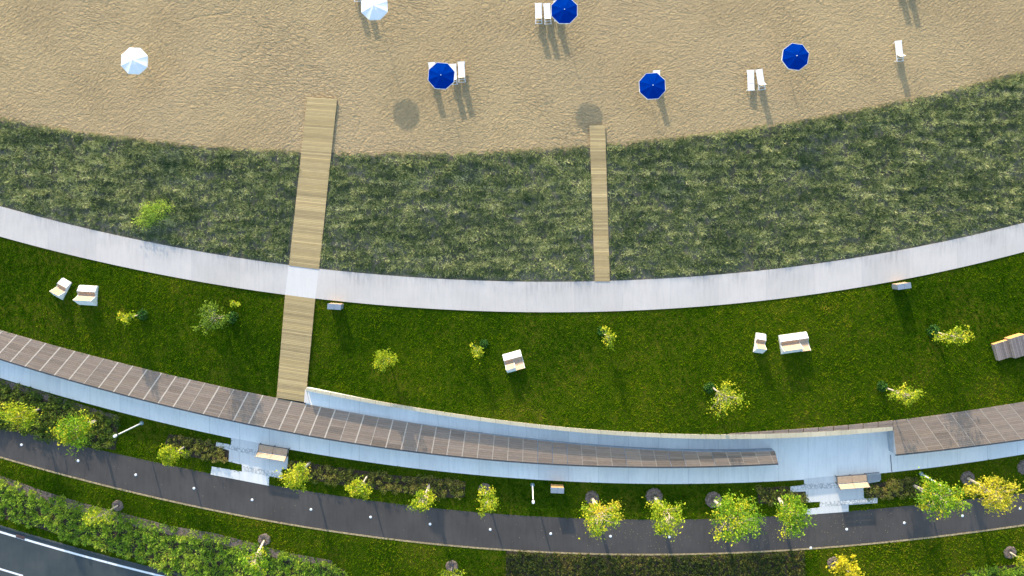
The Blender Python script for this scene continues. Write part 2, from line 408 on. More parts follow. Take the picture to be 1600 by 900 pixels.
for k in range(-6, 8):
    a = 36+k*130
    sheet('road_dash', lambda x: fR(x)+64, lambda x: fR(x)+67, -0.012, M['paint'], a-45, a, 4, 1)

# ramp between retaining wall and deck, falling to the promenade
def zRamp(px, py): return np.interp(px, [478, 1215, 1400], [D-0.02, 0.10, 0.04])
sheet('ramp', lambda x: fCapB(x)-1-(x-478)/737*9, lambda x: fDL(x)+3, 0, M['plaza'], 478, 1216, 80, 2, skirt=0.3, zfun=zRamp)

# plazas
PZ1 = [(361, 684), (451, 701), (449, 733), (441, 733), (441, 746), (421, 744), (420, 759), (329, 741.5), (331, 729), (378, 737), (378, 726), (357, 721), (358, 704), (337, 697), (338, 691), (361, 695)]
PZ2 = [(1256, 748), (1257, 758), (1235, 760), (1235, 769), (1259, 768), (1260, 785), (1281, 784), (1281, 793), (1255, 796), (1253, 805), (1326, 799.5), (1326, 789), (1371, 786), (1371, 778), (1350, 779), (1349, 757), (1375, 752), (1374, 737)]
M['plaza_shaded'] = concrete('shaded_plaza_concrete', (0.66, 0.65, 0.62, 1), (0.73, 0.72, 0.69, 1), 2.75, 0.8, 0.12)  # darker copy of the promenade concrete, shade put into its colour
poly('small_plaza', PZ1, 0.034, M['plaza_shaded']); poly('small_plaza', PZ2, 0.034, M['plaza_shaded'])
for q in ([(360, 696), (400, 703), (440, 714), (440, 722), (400, 712), (345, 699)], [(379, 727), (442, 740), (441, 748), (379, 736)],
          [(1262, 756), (1346, 752), (1346, 761), (1236, 766), (1236, 761)], [(1282, 785), (1350, 779), (1370, 779), (1370, 785), (1325, 789), (1282, 792)]):
    poly('cobble_band', q, 0.040, M['cobble'], 0.01)

# ------------------------------------------------------------ boardwalks
def boardwalk(name, label, L0, R0, L1, R1, z0, z1, cols, mats='boards'):
    """planks laid across between the left edge L0-L1 and the right edge R0-R1"""
    a0, b0, a1, b1 = P(*L0, z0), P(*R0, z0), P(*L1, z1), P(*R1, z1)
    n = int(((a1-a0).length+(b1-b0).length)/2/0.145)
    m = MB()
    rr = random.Random(n)
    mood = 0
    for i in range(n):
        t0, t1 = i/n, (i+1-0.09)/n
        q = [a0.lerp(a1, t0), a0.lerp(a1, t1), b0.lerp(b1, t1), b0.lerp(b1, t0)]
        e = rr.uniform(-0.01, 0.01)
        mood = mood*0.75+rr.uniform(-0.10, 0.10)
        k = 1+mood+rr.uniform(-0.10, 0.10)
        if rr.random() < 0.06: k *= 1.22
        c = tuple(min(1, x*k) for x in cols[rr.randrange(len(cols))])
        dz = rr.uniform(0, 0.006)
        q = [v+Vector((e, 0, dz)) for v in q]
        m.prism8([v-Vector((0, 0, 0.04)) for v in q], q, c)
    root = empty(name, (a0+b0)/2); inv = Matrix.Translation(-root.location)
    tag(root, label, 'boardwalk')
    o = m.build('planks', M[mats], root); o.data.transform(inv)
    j = MB()
    for f in (0.03, 0.5, 0.97):
        p = a0.lerp(b0, f); q = a1.lerp(b1, f); s_ = Vector((0.05, 0, 0))
        p = p-Vector((0, 0, 0.045)); q = q-Vector((0, 0, 0.045))
        j.prism8([p-s_-Vector((0, 0, 0.12)), q-s_-Vector((0, 0, 0.12)), q+s_-Vector((0, 0, 0.12)), p+s_-Vector((0, 0, 0.12))], [p-s_, q-s_, q+s_, p+s_])
    o = j.build('joists', M['darkbark'], root); o.data.transform(inv)
    return root
TAN = [(0.45, 0.325, 0.145), (0.42, 0.31, 0.145), (0.49, 0.36, 0.17), (0.39, 0.285, 0.135)]
boardwalk('boardwalk', 'long wide tan boardwalk crossing the dune grass from the sand to the concrete path', (480, 152), (526.5, 154.5), (451.5, 415), (498.5, 421), ZU+0.16, ZP+0.03, TAN)
boardwalk('boardwalk', 'short wide tan boardwalk crossing the lawn from the concrete path down to the grey deck', (445.5, 460.5), (492.5, 467.5), (432, 621.5), (477, 628.5), ZP+0.01, D+0.05, TAN)
boardwalk('boardwalk', 'narrow tan boardwalk through the dune grass ending in the umbrella shadow', (921, 196), (945.5, 196), (929.5, 440), (953, 440), ZU+0.16, ZP+0.03, TAN)
poly('path_crossing', [(451, 415.5), (498, 421.5), (492.5, 467), (445.5, 460.5)], ZP+0.004, M['path2'], 0.01)

# ------------------------------------------------------------ timber decks
def deck(name, label, ft, fb, z, xa, xb, pitch0, endL=None, endR=None):
    root = empty(name, P((xa+xb)/2, ft((xa+xb)/2), 0)); tag(root, label, 'deck'); inv = Matrix.Translation(-root.location)
    rr = random.Random(int(xa)+5)
    # joints radiate from a far point; find top x positions
    def bx(xt):   # x of the lower end of a joint starting at xt on the top edge
        yt = float(ft(xt)); x = xt
        for _ in range(6):
            x = xt+(xt-840)/850.0*(float(fb(x))-yt)
        return x
    m = MB(); js = MB(); xs = list(np.arange(xa, xb+0.1, pitch0))
    if xs[-1] < xb-2: xs.append(xb)
    else: xs[-1] = xb
    dk = Vector((0, 0, 0.035))
    for i in range(len(xs)-1):
        t0, t1 = xs[i], xs[i+1]; c0, c1 = bx(t0), bx(t1)
        if i == 0 and endL: c0 = endL
        if i == len(xs)-2 and endR: c1 = endR
        A, B = P(t0, ft(t0), z), P(t1, ft(t1), z); C, E = P(c0, fb(c0), z), P(c1, fb(c1), z)
        g = 0.03; AB = (B-A); CE = (E-C)
        A2, B2 = A+AB*0.02, B-AB*0.02; C2, E2 = C+CE*0.02, E-CE*0.02
        ns = max(3, int(round(((C-A).length+(E-B).length)/2/0.19)))
        pm = rr.uniform(0.93, 1.06)
        patch = rr.randrange(ns) if rr.random() < 0.2 else -9
        for k in range(ns):
            u0, u1 = k/ns, (k+0.93)/ns
            q = [A2.lerp(C2, u0), A2.lerp(C2, u1), B2.lerp(E2, u1), B2.lerp(E2, u0)]
            f = pm*rr.uniform(0.86, 1.10)
            if abs(k-patch) < 2: f *= 0.78
            w_ = rr.uniform(-0.02, 0.02)
            col = (0.285*f+w_*0.3, 0.212*f, 0.158*f-w_*0.3)
            m.prism8([v-dk for v in q], q, col)
        fade = float(np.clip((950-t0)/420, 0.22, 1)) if t0 < 1250 else 0.3
        if i > 0 and rr.random() < 0.5+0.6*fade:
            s_ = AB.normalized()*(0.025+0.035*fade if rr.random() < 0.8 else 0.025)
            up = Vector((0, 0, 0.006))
            m.prism8([A-s_, C-s_, C+s_, A+s_], [A-s_+up, C-s_+up, C+s_+up, A+s_+up], (0.34+0.24*fade, 0.27+0.21*fade, 0.21+0.17*fade))
    o = m.build('deck_boards', M['deckwood'], root); o.data.transform(inv)
    # body under the boards and the dark steel trim on the lower edge
    bl, br = (endL or bx(xa)), (endR or bx(xb))
    px = np.linspace(0, 1, 81)
    top = [P(xa+(xb-xa)*t, float(ft(xa+(xb-xa)*t)), z-0.04) for t in px]
    bot = [P(bl+(br-bl)*t, float(fb(bl+(br-bl)*t)), z-0.04) for t in px]
    b = MB()
    for i in range(80):
        q = [top[i], bot[i], bot[i+1], top[i+1]]
        lo = [Vector((v.x, v.y, -0.05)) for v in q]
        b.prism8(lo, q)
    o = b.build('deck_base', M['wall_dark'], root); o.data.transform(inv)
    tr = MB()
    for i in range(80):
        d_ = Vector((0, -0.11, 0)); q = [bot[i]+Vector((0, 0.0, 0)), bot[i]+d_, bot[i+1]+d_, bot[i+1]]
        tr.prism8([v-Vector((0, 0, 0.16)) for v in q], [v+Vector((0, 0, 0.03)) for v in q])
    o = tr.build('edge_trim', M['steel'], root); o.data.transform(inv)
    return root
M['wall_dark'] = plain('deck_base_render', (0.34, 0.38, 0.43, 1), 0.7, 0.15, 1.5)
deck('timber_deck', 'long grey timber deck tapering to a point beside the retaining wall', fDL, fEL, D, -900, 1211, 22.6, endR=1216)
deck('timber_deck', 'grey timber deck at the right with square end beside the open paving', fDR, fER, DR_, 1394, 2500, 22.8, endL=1400)
# narrow strip of deck behind the wall cap
def strip():
    root = empty('deck_strip', P(1260, 675, 0)); tag(root, 'narrow strip of grey boards between the lawn and the cream wall cap', 'deck'); inv = Matrix.Translation(-root.location)
    m = MB(); xs = np.linspace(1140, 1396, 12); rr = random.Random(3)
    for i in range(len(xs)-1):
        x0, x1 = xs[i], xs[i+1]-1.2
        for a, b_ in ((0.0, 0.46), (0.5, 0.97)):
            ys = lambda x, t: float(fDR(x))*(1-t)+float(fCapT(x)+0.5)*t
            z = float(zW(x0))-0.02
            q = [P(x0, ys(x0, a), z), P(x0, ys(x0, b_), z), P(x1, ys(x1, b_), z), P(x1, ys(x1, a), z)]
            f = rr.uniform(0.85, 1.1); m.prism8([v-Vector((0, 0, 0.3)) for v in q], q, (0.25*f, 0.19*f, 0.15*f))
    o = m.build('deck_boards', M['deckwood'], root); o.data.transform(inv)
strip()

# retaining wall with cream cap
def wall():
    root = empty('retaining_wall', P(930, 680, 0)); tag(root, 'long curved retaining wall with a cream cap along the bottom of the lawn', 'wall'); inv = Matrix.Translation(-root.location)
    n = 160; xs = np.linspace(478, 1395, n+1)
    V = []; F = []; uv = []
    for x in xs:
        z = float(zW(x)); yt, yb = float(fCapT(x)), float(fCapB(x))
        a, b_ = P(x, yt, z), P(x, yb, z)
        V += [a, b_, a-Vector((0, 0, 0.09)), b_-Vector((0, 0, 0.09))]; uv += [(x/S, 0), (x/S, .3), (x/S, .4), (x/S, .5)]
    for i in range(n):
        a = i*4; b_ = a+4
        F += [(a, a+1, b_+1, b_), (a+1, a+3, b_+3, b_+1), (a+2, a, b_, b_+2), (a+3, a+2, b_+2, b_+3)]
    e = n*4; F += [(0, 2, 3, 1), (e, e+1, e+3, e+2)]
    me = arr_mesh('wall_cap', np.array([tuple(v) for v in V]), np.array(F), uv=np.array(uv))
    o = link('wall_cap', me, M['cap'], root); me.transform(inv)
    V = []; F = []; uv = []
    for x in xs:
        z = float(zW(x))-0.09; a, b_ = P(x, float(fCapT(x)), z)+Vector((0, -0.03, 0)), P(x, float(fCapB(x)), z)+Vector((0, 0.03, 0))
        V += [a, b_, Vector((a.x, a.y, -0.05)), Vector((b_.x, b_.y, -0.05))]; uv += [(x/S, 0), (x/S, 0), (x/S, 1.5), (x/S, 1.5)]
    F = []
    for i in range(n):
        a = i*4; b_ = a+4; F += [(a+1, a+3, b_+3, b_+1), (a+2, a, b_, b_+2)]
    F += [(0, 2, 3, 1), (e, e+1, e+3, e+2)]
    me = arr_mesh('wall_face', np.array([tuple(v) for v in V]), np.array(F), uv=np.array(uv))
    o = link('wall_face', me, M['wall'], root); me.transform(inv)
wall()
poly('concrete_kerb', [(476.5, 608), (478.5, 610.5), (484, 630), (475, 629)], D+0.10, M['path2'], 0.3)
poly('concrete_kerb', [(1391.2, 711), (1391.9, 711), (1394, 737), (1393.3, 737)], 0.07, M['steel'], 0.06)

# ------------------------------------------------------------ planting
def blades(name, px, py, zf, nb, length, width, lean, cols, colw, mt, seed, spread=0.10, per=None):
    """tufts at picture points; each blade bends outwards. cols (k,3) palette, colw(px,py,rand)->index mix"""
    r = np.random.default_rng(seed); n = len(px)
    B = PA(px, py, zf); B = np.repeat(B, nb, 0)
    m = len(B); az = r.uniform(0, 2*np.pi, m); L = np.repeat(length(px, py, r), nb)*r.uniform(0.6, 1.15, m)
    ln = r.uniform(lean[0], lean[1], m)
    d = np.stack([np.cos(az), np.sin(az), np.zeros(m)], -1); sd_ = np.stack([-np.sin(az), np.cos(az), np.zeros(m)], -1)
    B = B+d*r.uniform(0, spread, m)[:, None]
    up = np.array([0, 0, 1.0])
    mid = B+d*(L*np.sin(ln)*0.45)[:, None]+up*(L*np.cos(ln)*0.55)[:, None]
    tip = B+d*(L*np.sin(np.minimum(ln*1.5, 1.5)))[:, None]+up*(L*np.cos(np.minimum(ln*1.5, 1.45)))[:, None]*0.9
    wv = (sd_*(width*r.uniform(0.6, 1.3, m))[:, None])
    V = np.stack([B-wv*0.5, B+wv*0.5, mid+wv*0.5, tip, mid-wv*0.5], 1).reshape(-1, 3)
    i = np.arange(m)*5
    F = np.concatenate([np.stack([i, i+1, i+2, i+4], -1), np.stack([i+4, i+2, i+3, i+3], -1)])
    # use triangles for all to keep a constant face size
    F = np.concatenate([np.stack([i, i+1, i+2], -1), np.stack([i, i+2, i+4], -1), np.stack([i+4, i+2, i+3], -1)])
    c = colw(np.repeat(px, nb), np.repeat(py, nb), np.repeat(r.random(n), nb)*0.6+r.random(m)*0.4)
    T = np.repeat(c, 5, 0)
    return link(name, arr_mesh(name, V, F, tint=T), M[mt])
def vnoise(px, py, s, seed):
    """smooth value noise on picture coords"""
    r = np.random.default_rng(seed); g = r.random((257, 257))
    x = (px/s) % 256; y = (py/s) % 256; i = x.astype(int); j = y.astype(int); fx = x-i; fy = y-j
    fx = fx*fx*(3-2*fx); fy = fy*fy*(3-2*fy)
    return (g[i, j]*(1-fx)+g[i+1, j]*fx)*(1-fy)+(g[i, j+1]*(1-fx)+g[i+1, j+1]*fx)*fy
def palette(v, stops):
    v = np.clip(v, 0, 1); p = [s_[0] for s_ in stops]
    return np.stack([np.interp(v, p, [s_[1][k] for s_ in stops]) for k in range(3)], -1)

# dune grass
def dune_area(label, x0, x1, seed):
    dens = 62; n = int((x1-x0)*260/289*dens); r = np.random.default_rng(seed)
    px = r.uniform(x0, x1, n); py = r.uniform(90, 445, n)
    a, b_ = fA(px), fB(px)
    edge = (py-a)
    lx = np.interp(py, [152, 415], [480, 451.5]); rx = np.interp(py, [154, 421], [526.5, 498.5])
    l2 = np.interp(py, [196, 440], [921, 929.5]); r2 = np.interp(py, [196, 440], [945.5, 953])
    ok = (edge > 0.5) & (py < b_-2.5) & ~((px > lx-2.5) & (px < rx+2.5)) & ~((px > l2-2.5) & (px < r2+2.5))
    # clumping in uneven rows
    cl = vnoise(px, py*1.6, 9, 11)*0.5+vnoise(px, py*2.2, 22, 12)*0.5
    ok &= (r.random(n) < np.clip((cl-0.15)*2.6, 0.35, 1))
    px, py = px[ok], py[ok]
    def colw(x, y, q):
        v = 0.80*q+0.42*(vnoise(x*0.45, y*1.6, 12, 21)-0.5)+0.06*(vnoise(x, y*2.6, 42, 22)-0.5)+0.38*(vnoise(x, y, 3.2, 23)-0.5)+0.10*np.sin(y*0.46+5*vnoise(x, y, 60, 24)+x*0.012)+0.02
        c = palette(v, [(0, (0.035, 0.065, 0.032)), (0.22, (0.085, 0.13, 0.055)), (0.42, (0.19, 0.235, 0.095)), (0.60, (0.38, 0.41, 0.16)), (0.85, (0.62, 0.62, 0.27)), (1.0, (0.88, 0.82, 0.44))])
        e = np.clip(1-(y-fA(x))/10, 0, 1)[:, None]
        return c*(1-e*0.55)+np.array([0.55, 0.50, 0.25])*e*0.55
    o = blades('dune_grass', px, py, ZU, 7, lambda x, y, r_: (0.22+0.42*vnoise(x*0.6, y*1.5, 9, 31)**1.3)*np.clip((y-fA(x))/9, 0.3, 1)*np.clip((fB(x)-y)/9, 0.35, 1)*0.78, 0.032, (0.25, 1.05), None, colw, 'blade', seed+1, 0.12)
    tag(o, label, 'dune grass', None, 'stuff')
dune_area('green and straw coloured dune grass left of the wide boardwalk', -120, 490, 41)
dune_area('green and straw coloured dune grass between the two boardwalks', 490, 937, 42)
dune_area('green and straw coloured dune grass right of the narrow boardwalk', 937, 1720, 43)

# lawn grass
LAWNP = [(0, (0.014, 0.050, 0.001)), (0.3, (0.040, 0.108, 0.002)), (0.55, (0.090, 0.168, 0.003)), (0.8, (0.180, 0.225, 0.006)), (1, (0.32, 0.27, 0.03))]
def lawn_col(x, y, q):
    v = 0.62*q**1.3+0.26*vnoise(x, y, 60, 5)+0.30*vnoise(x, y, 6, 6)+0.34*(vnoise(x, y, 130, 7)-0.5)+0.20*np.clip(vnoise(x, y, 24, 8)-0.72, 0, 1)*3-0.03
    e = np.clip(1-(y-fC(x))/22, 0, 1)*(y < fC(x)+30)*(y > fC(x)-4); e2 = np.clip(1-abs(y-fH(x)-8)/10, 0, 1)
    return palette(v-0.06+0.22*e*vnoise(x, y, 30, 9)+0.18*e2, LAWNP)
n = 125000; r = np.random.default_rng(51)
px = r.uniform(-120, 1720, n); py = r.uniform(360, 690, n)
bx_l = np.interp(py, [460, 622], [445.5, 432]); bx_r = np.interp(py, [467, 628], [492.5, 477])
ok = (py > fC(px)+1.5) & (py < fLE(px)-1) & ~((px > bx_l-1.5) & (px < bx_r+1.5))
px, py = px[ok], py[ok]
o = blades('lawn_grass', px, py, zLawn(px, py)-0.01, 3, lambda x, y, r_: 0.09+0.13*vnoise(x, y, 4, 3)**1.5, 0.055, (0.3, 1.1), None, lawn_col, 'blade', 52, 0.07)
tag(o, 'mown green grass of the upper lawn between the pale path and the deck', 'lawn grass', None, 'stuff')

BEDS = {
 'H1': [(-60, 578), (0, 594), (60, 612), (120, 632), (186, 652), (184, 676), (180, 703), (120, 694), (60, 681), (0, 668), (-60, 652)],
 'H2': [(264, 678), (300, 684), (337, 693), (357, 704), (357, 722), (310, 716), (267, 708), (258, 692)],
 'H3': [(450, 733), (452, 719), (475, 722), (534, 731), (620, 743), (700, 749), (728, 752), (726, 777), (700, 778), (640, 771), (590, 765), (534, 758), (490, 750), (452, 743)],
 'H4': [(1183, 762), (1232, 760), (1235, 770), (1259, 769), (1260, 786), (1215, 789), (1184, 786)],
 'H5': [(1353, 756), (1376, 754), (1400, 750), (1432, 746), (1437, 770), (1400, 776), (1372, 778), (1353, 776)],
 'H6': [(791, 861), (900, 867), (1067, 869), (1150, 867), (1257, 861), (1258, 930), (791, 930)],
 'J1': [(-100, 722), (0, 747), (67, 771), (133, 791), (200, 808), (267, 826), (334, 837), (400, 854), (450, 868), (500, 876), (540, 890), (530, 940), (330, 930), (280, 906), (233, 878), (167, 860), (117, 845), (67, 827), (0, 809), (-100, 785)],
 'J2': [(1500, 898), (1535, 888), (1600, 880), (1700, 868), (1700, 910), (1500, 930)],
}
n = 110000; r = np.random.default_rng(61)
px = r.uniform(-120, 1720, n); py = r.uniform(575, 960, n)
ok = (py > fF(px)+1.0) & (py < fR(px)-3) & ~((py > fG(px)-1) & (py < fH(px)+2.5))
for k, b_ in BEDS.items(): ok &= ~inpoly(px, py, b_)
for b_ in (PZ1, PZ2): ok &= ~inpoly(px, py, b_)
px, py = px[ok], py[ok]
o = blades('lawn_grass', px, py, 0.0, 3, lambda x, y, r_: 0.09+0.13*vnoise(x, y, 4, 3)**1.5, 0.055, (0.3, 1.1), None, lawn_col, 'blade', 62, 0.07)
tag(o, 'green grass strips either side of the dark asphalt path', 'lawn grass', None, 'stuff')

# leafy masses ---------------------------------------------------------------
def leaf_quads(C, U, W_, L, Wd):
    """diamond leaves: centre C, direction U, side W_, half length L, half width Wd"""
    V = np.stack([C-U*L[:, None], C+W_*Wd[:, None]-U*(L*0.1)[:, None], C+U*L[:, None], C-W_*Wd[:, None]-U*(L*0.1)[:, None]], 1).reshape(-1, 3)
    i = np.arange(len(C))*4
    return V, np.stack([i, i+1, i+2, i+3], -1)
def rand_dirs(r, n, zbias=0.0):
    d = r.normal(size=(n, 3)); d[:, 2] += zbias; return d/np.linalg.norm(d, axis=1)[:, None]
def bed(name, label, pts, spacing, rad, hgt, nleaf, lsize, stops, seed, rosette=False, soil=True, cat='shrubs', keep=1.0):
    r = np.random.default_rng(seed)
    if soil: poly(name+'_soil' if False else 'planting_bed', pts, 0.012+0.0008*(seed % 5), M['bedsoil'], 0.02)
    xs = [p[0] for p in pts]; ys = [p[1] for p in pts]; s_ = spacing*S
    gx, gy = np.meshgrid(np.arange(min(xs), max(xs), s_), np.arange(min(ys), max(ys), s_*0.9))
    px = (gx+r.uniform(-.45, .45, gx.shape)*s_).ravel(); py = (gy+r.uniform(-.45, .45, gx.shape)*s_).ravel()
    ok = inpoly(px, py, pts) & (r.random(len(px)) < keep); px, py = px[ok], py[ok]; n = len(px)
    B = PA(px, py, 0.0); R = rad*r.uniform(0.6, 1.25, n); Hh = hgt*r.uniform(0.6, 1.3, n)
    tone = r.random(n)*0.5+vnoise(px, py, 26, seed)*0.5
    C0 = np.repeat(B, nleaf, 0); Rr = np.repeat(R, nleaf); HH = np.repeat(Hh, nleaf); m = len(C0)
    az = r.uniform(0, 2*np.pi, m); th = np.arccos(r.uniform(0.02, 1, m))
    out = np.stack([np.sin(th)*np.cos(az), np.sin(th)*np.sin(az), np.cos(th)], -1)
    sh = r.uniform(0.55, 1.08, m)
    C = C0+out*np.stack([Rr*sh, Rr*sh, HH*sh], -1)
    if rosette:
        U = out+np.array([0, 0, -0.1]); U += r.normal(size=U.shape)*0.25
    else:
        U = out*0.6+rand_dirs(r, m)*0.8
    U /= np.linalg.norm(U, axis=1)[:, None]
    W_ = np.cross(U, out+rand_dirs(r, m)*0.35+np.array([0, 0, 0.6])); W_ /= np.linalg.norm(W_, axis=1)[:, None]+1e-6
    L = lsize*r.uniform(0.6, 1.3, m); Wd = L*(0.32 if rosette else 0.5)
    V, F = leaf_quads(C, U, W_, L, Wd)
    v = np.repeat(tone, nleaf)*0.62+r.random(m)*0.38
    T = np.repeat(palette(v, stops), 4, 0)
    o = link(name, arr_mesh(name, V, F, tint=T), M['leaf']); tag(o, label, cat, None, 'stuff'); return o
DARKP = [(0, (0.03, 0.07, 0.012)), (0.3, (0.07, 0.14, 0.018)), (0.55, (0.14, 0.20, 0.022)), (0.8, (0.26, 0.27, 0.04)), (1, (0.34, 0.17, 0.06))]
OLIVE = [(0, (0.05, 0.08, 0.018)), (0.35, (0.12, 0.15, 0.025)), (0.6, (0.22, 0.23, 0.04)), (0.8, (0.32, 0.26, 0.07)), (1, (0.32, 0.14, 0.06))]
LUSH = [(0, (0.06, 0.14, 0.018)), (0.35, (0.17, 0.31, 0.025)), (0.62, (0.34, 0.48, 0.04)), (0.82, (0.54, 0.56, 0.07)), (0.92, (0.38, 0.29, 0.12)), (1, (0.36, 0.24, 0.16))]
bed('shrub_bed', 'dark green leafy shrubs in the bed at the left edge beside the concrete', BEDS['H1'], 0.55, 0.42, 0.5, 90, 0.085, DARKP, 71)
bed('shrub_bed', 'olive shrubs in the short bed left of the small plaza with the long bench', BEDS['H2'], 0.5, 0.36, 0.5, 90, 0.07, OLIVE, 72)
bed('shrub_bed', 'long narrow bed of olive shrubs right of the small plaza', BEDS['H3'], 0.5, 0.36, 0.5, 90, 0.07, OLIVE, 73)
bed('shrub_bed', 'small bed of olive and brown shrubs just left of the right hand plaza', BEDS['H4'], 0.45, 0.34, 0.45, 90, 0.065, OLIVE, 74)
bed('shrub_bed', 'brownish shrubs in the bed right of the right hand plaza', BEDS['H5'], 0.45, 0.34, 0.45, 90, 0.065, OLIVE, 75)
bed('ground_cover', 'rectangle of low dark ground cover at the bottom below the asphalt path', BEDS['H6'], 0.34, 0.25, 0.24, 46, 0.07, [(0, (0.02, 0.04, 0.010)), (0.35, (0.05, 0.08, 0.014)), (0.6, (0.11, 0.125, 0.022)), (0.8, (0.24, 0.19, 0.05)), (0.93, (0.30, 0.16, 0.06)), (1, (0.42, 0.46, 0.06))], 76, cat='ground cover')
bed('shrub_bed', 'broad band of bright green big leaved shrubs above the road', BEDS['J1'], 0.62, 0.44, 0.36, 80, 0.12, LUSH, 77, rosette=True)
bed('shrub_bed', 'bright green shrubs cut off by the bottom right corner', BEDS['J2'], 0.6, 0.42, 0.6, 75, 0.14, LUSH, 78, rosette=True)
# mulch margin along the top of the lower left bed and the left bed
poly('mulch_margin', [(-100, 719), (0, 743), (67, 767), (133, 787), (200, 804), (267, 822), (334, 833), (400, 850), (450, 864), (520, 876), (520, 884), (450, 876), (400, 864), (334, 848), (267, 836), (200, 820), (133, 802), (67, 784), (0, 760), (-100, 736)], 0.03, M['mulch'], 0.02)
poly('mulch_margin', [(-60, 576), (0, 592), (60, 610), (120, 630), (186, 650), (184, 656), (120, 641), (60, 621), (0, 603), (-60, 587)], 0.03, M['mulch'], 0.02)

# ------------------------------------------------------------ trees
YEL = [(0, (0.10, 0.20, 0.01)), (0.3, (0.24, 0.36, 0.015)), (0.6, (0.42, 0.48, 0.02)), (0.85, (0.60, 0.56, 0.03)), (1, (0.70, 0.58, 0.05))]
GRN = [(0, (0.06, 0.17, 0.01)), (0.35, (0.15, 0.31, 0.015)), (0.7, (0.30, 0.45, 0.02)), (1, (0.46, 0.52, 0.03))]
GOLD = [(0, (0.20, 0.24, 0.02)), (0.35, (0.42, 0.42, 0.03)), (0.7, (0.62, 0.54, 0.04)), (1, (0.72, 0.48, 0.05))]
OLV = [(0, (0.07, 0.14, 0.012)), (0.5, (0.17, 0.27, 0.02)), (1, (0.32, 0.42, 0.03))]
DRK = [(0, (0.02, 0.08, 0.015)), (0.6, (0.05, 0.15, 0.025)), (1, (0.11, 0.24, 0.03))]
def tree(label, crown, rx, ry, hc, z0, pal, seed, base=None, nleaf=None, lsize=0.10, pal2=None, cat='tree', group=None, name='young_tree', low=None, clusters=None, bark='bark', vz=None):
    """crown: picture position of the crown's middle; rx, ry its half sizes in picture pixels; hc its height (m)"""
    r = np.random.default_rng(seed)
    cw = np.array(P(crown[0], crown[1], z0+hc)); bw = np.array(P(base[0], base[1], z0)) if base else np.array([cw[0], cw[1], z0])
    root = empty(name, Vector(bw)); tag(root, label, cat, group)
    c = cw-bw; k = (H-z0-hc)/H/S
    ax, ay = rx*k*1.06, ry*k*1.06; az = vz if vz else max(0.45, 0.75*hc*0.62)
    if clusters is None: clusters = int(20+rx*ry/22)
    # branch ends spread through the crown volume
    e = rand_dirs(r, clusters)*(r.uniform(0.25, 1.0, clusters)**0.5)[:, None]
    ph = np.arctan2(e[:, 1], e[:, 0]); p1, p2 = r.uniform(0, 6.28, 2)
    lob = np.clip(0.80+0.24*np.sin(2*ph+p1)+0.26*np.sin(3*ph+p2), 0.34, 1.15)
    e[:, :2] *= lob[:, None]
    ends = c+e*np.array([ax, ay, az])*np.array([0.95, 0.95, 0.9]); ends[:, 2] = np.maximum(ends[:, 2], 0.3*hc)
    m = MB(); fork = Vector((c[0]*0.30, c[1]*0.30, hc*0.38)); top = Vector(c)+Vector((0, 0, az*0.55))
    tr = 0.022*hc+0.03
    nst = 1 if hc < 1.6 else (1+seed % 2)
    forks = []
    for s_ in range(nst+1 if hc > 3 else nst):
        off = Vector((r.uniform(-.22, .22), r.uniform(-.12, .12), 0))*(s_ > 0)*hc*0.35
        f = fork+off*0.8; t = top+off*1.6-Vector((0, 0, 0.25*s_*az))
        m.path([Vector((off.x*0.12, off.y*0.12, -0.05)), f, (f+t)/2+Vector((r.uniform(-.06, .06), r.uniform(-.06, .06), 0)), t], [tr*(1-0.25*s_), tr*0.7, tr*0.42, tr*0.12], 7)
        forks.append((f, t))
    for q in ends:
        f, t = forks[r.integers(len(forks))]
        st = f.lerp(t, float(np.clip((q[2]-f.z)/max(t.z-f.z, 0.1)-0.35, 0.0, 0.9)))
        qv = Vector(q); mid = st.lerp(qv, 0.5)+Vector((0, 0, 0.06*hc))
        m.path([st, mid, qv], [tr*0.20, tr*0.12, 0.004], 4)
    m.build('trunk', M[bark], root)
    if nleaf is None: nleaf = int(rx*ry*2.6)
    nleaf = int(nleaf*1.0)
    ci = r.integers(clusters, size=nleaf); per = r.uniform(0.45, 1.35, clusters)
    sig = (0.13*(ax*ay)**0.5+0.04)*per[ci]
    C = ends[ci]+r.normal(size=(nleaf, 3))*np.stack([sig, sig, sig*0.8], -1)
    C[:, 2] = np.maximum(C[:, 2], 0.15*hc)
    U = rand_dirs(r, nleaf, -0.3); W_ = np.cross(U, rand_dirs(r, nleaf, 0.8)); W_ /= np.linalg.norm(W_, axis=1)[:, None]+1e-6
    L = lsize*1.15*r.uniform(0.6, 1.3, nleaf)
    V, F = leaf_quads(C, U, W_, L, L*0.6)
    tone = r.random(clusters)
    v = tone[ci]*0.5+r.random(nleaf)*0.5
    T = palette(v, pal)
    if pal2 is not None:
        sel = (tone[ci] > 0.78)[:, None]; T = np.where(sel, palette(v*0.6+0.3, pal2), T)
    crown_o = link('crown', arr_mesh('crown', V, F, tint=np.repeat(T, 4, 0)), M['leaf'], root)
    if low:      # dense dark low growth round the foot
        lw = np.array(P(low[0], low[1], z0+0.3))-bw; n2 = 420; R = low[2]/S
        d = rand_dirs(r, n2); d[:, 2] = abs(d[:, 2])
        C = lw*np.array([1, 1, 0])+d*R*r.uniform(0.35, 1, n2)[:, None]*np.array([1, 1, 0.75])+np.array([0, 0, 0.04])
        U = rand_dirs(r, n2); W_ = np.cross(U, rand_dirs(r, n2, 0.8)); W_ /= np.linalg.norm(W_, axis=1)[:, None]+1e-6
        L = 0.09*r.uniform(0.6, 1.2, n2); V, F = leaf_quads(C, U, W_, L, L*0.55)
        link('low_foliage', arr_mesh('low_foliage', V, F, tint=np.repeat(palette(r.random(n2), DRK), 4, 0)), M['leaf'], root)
    return root
def zl(x, y): return float(zLawn(np.float64(x), np.float64(y)))
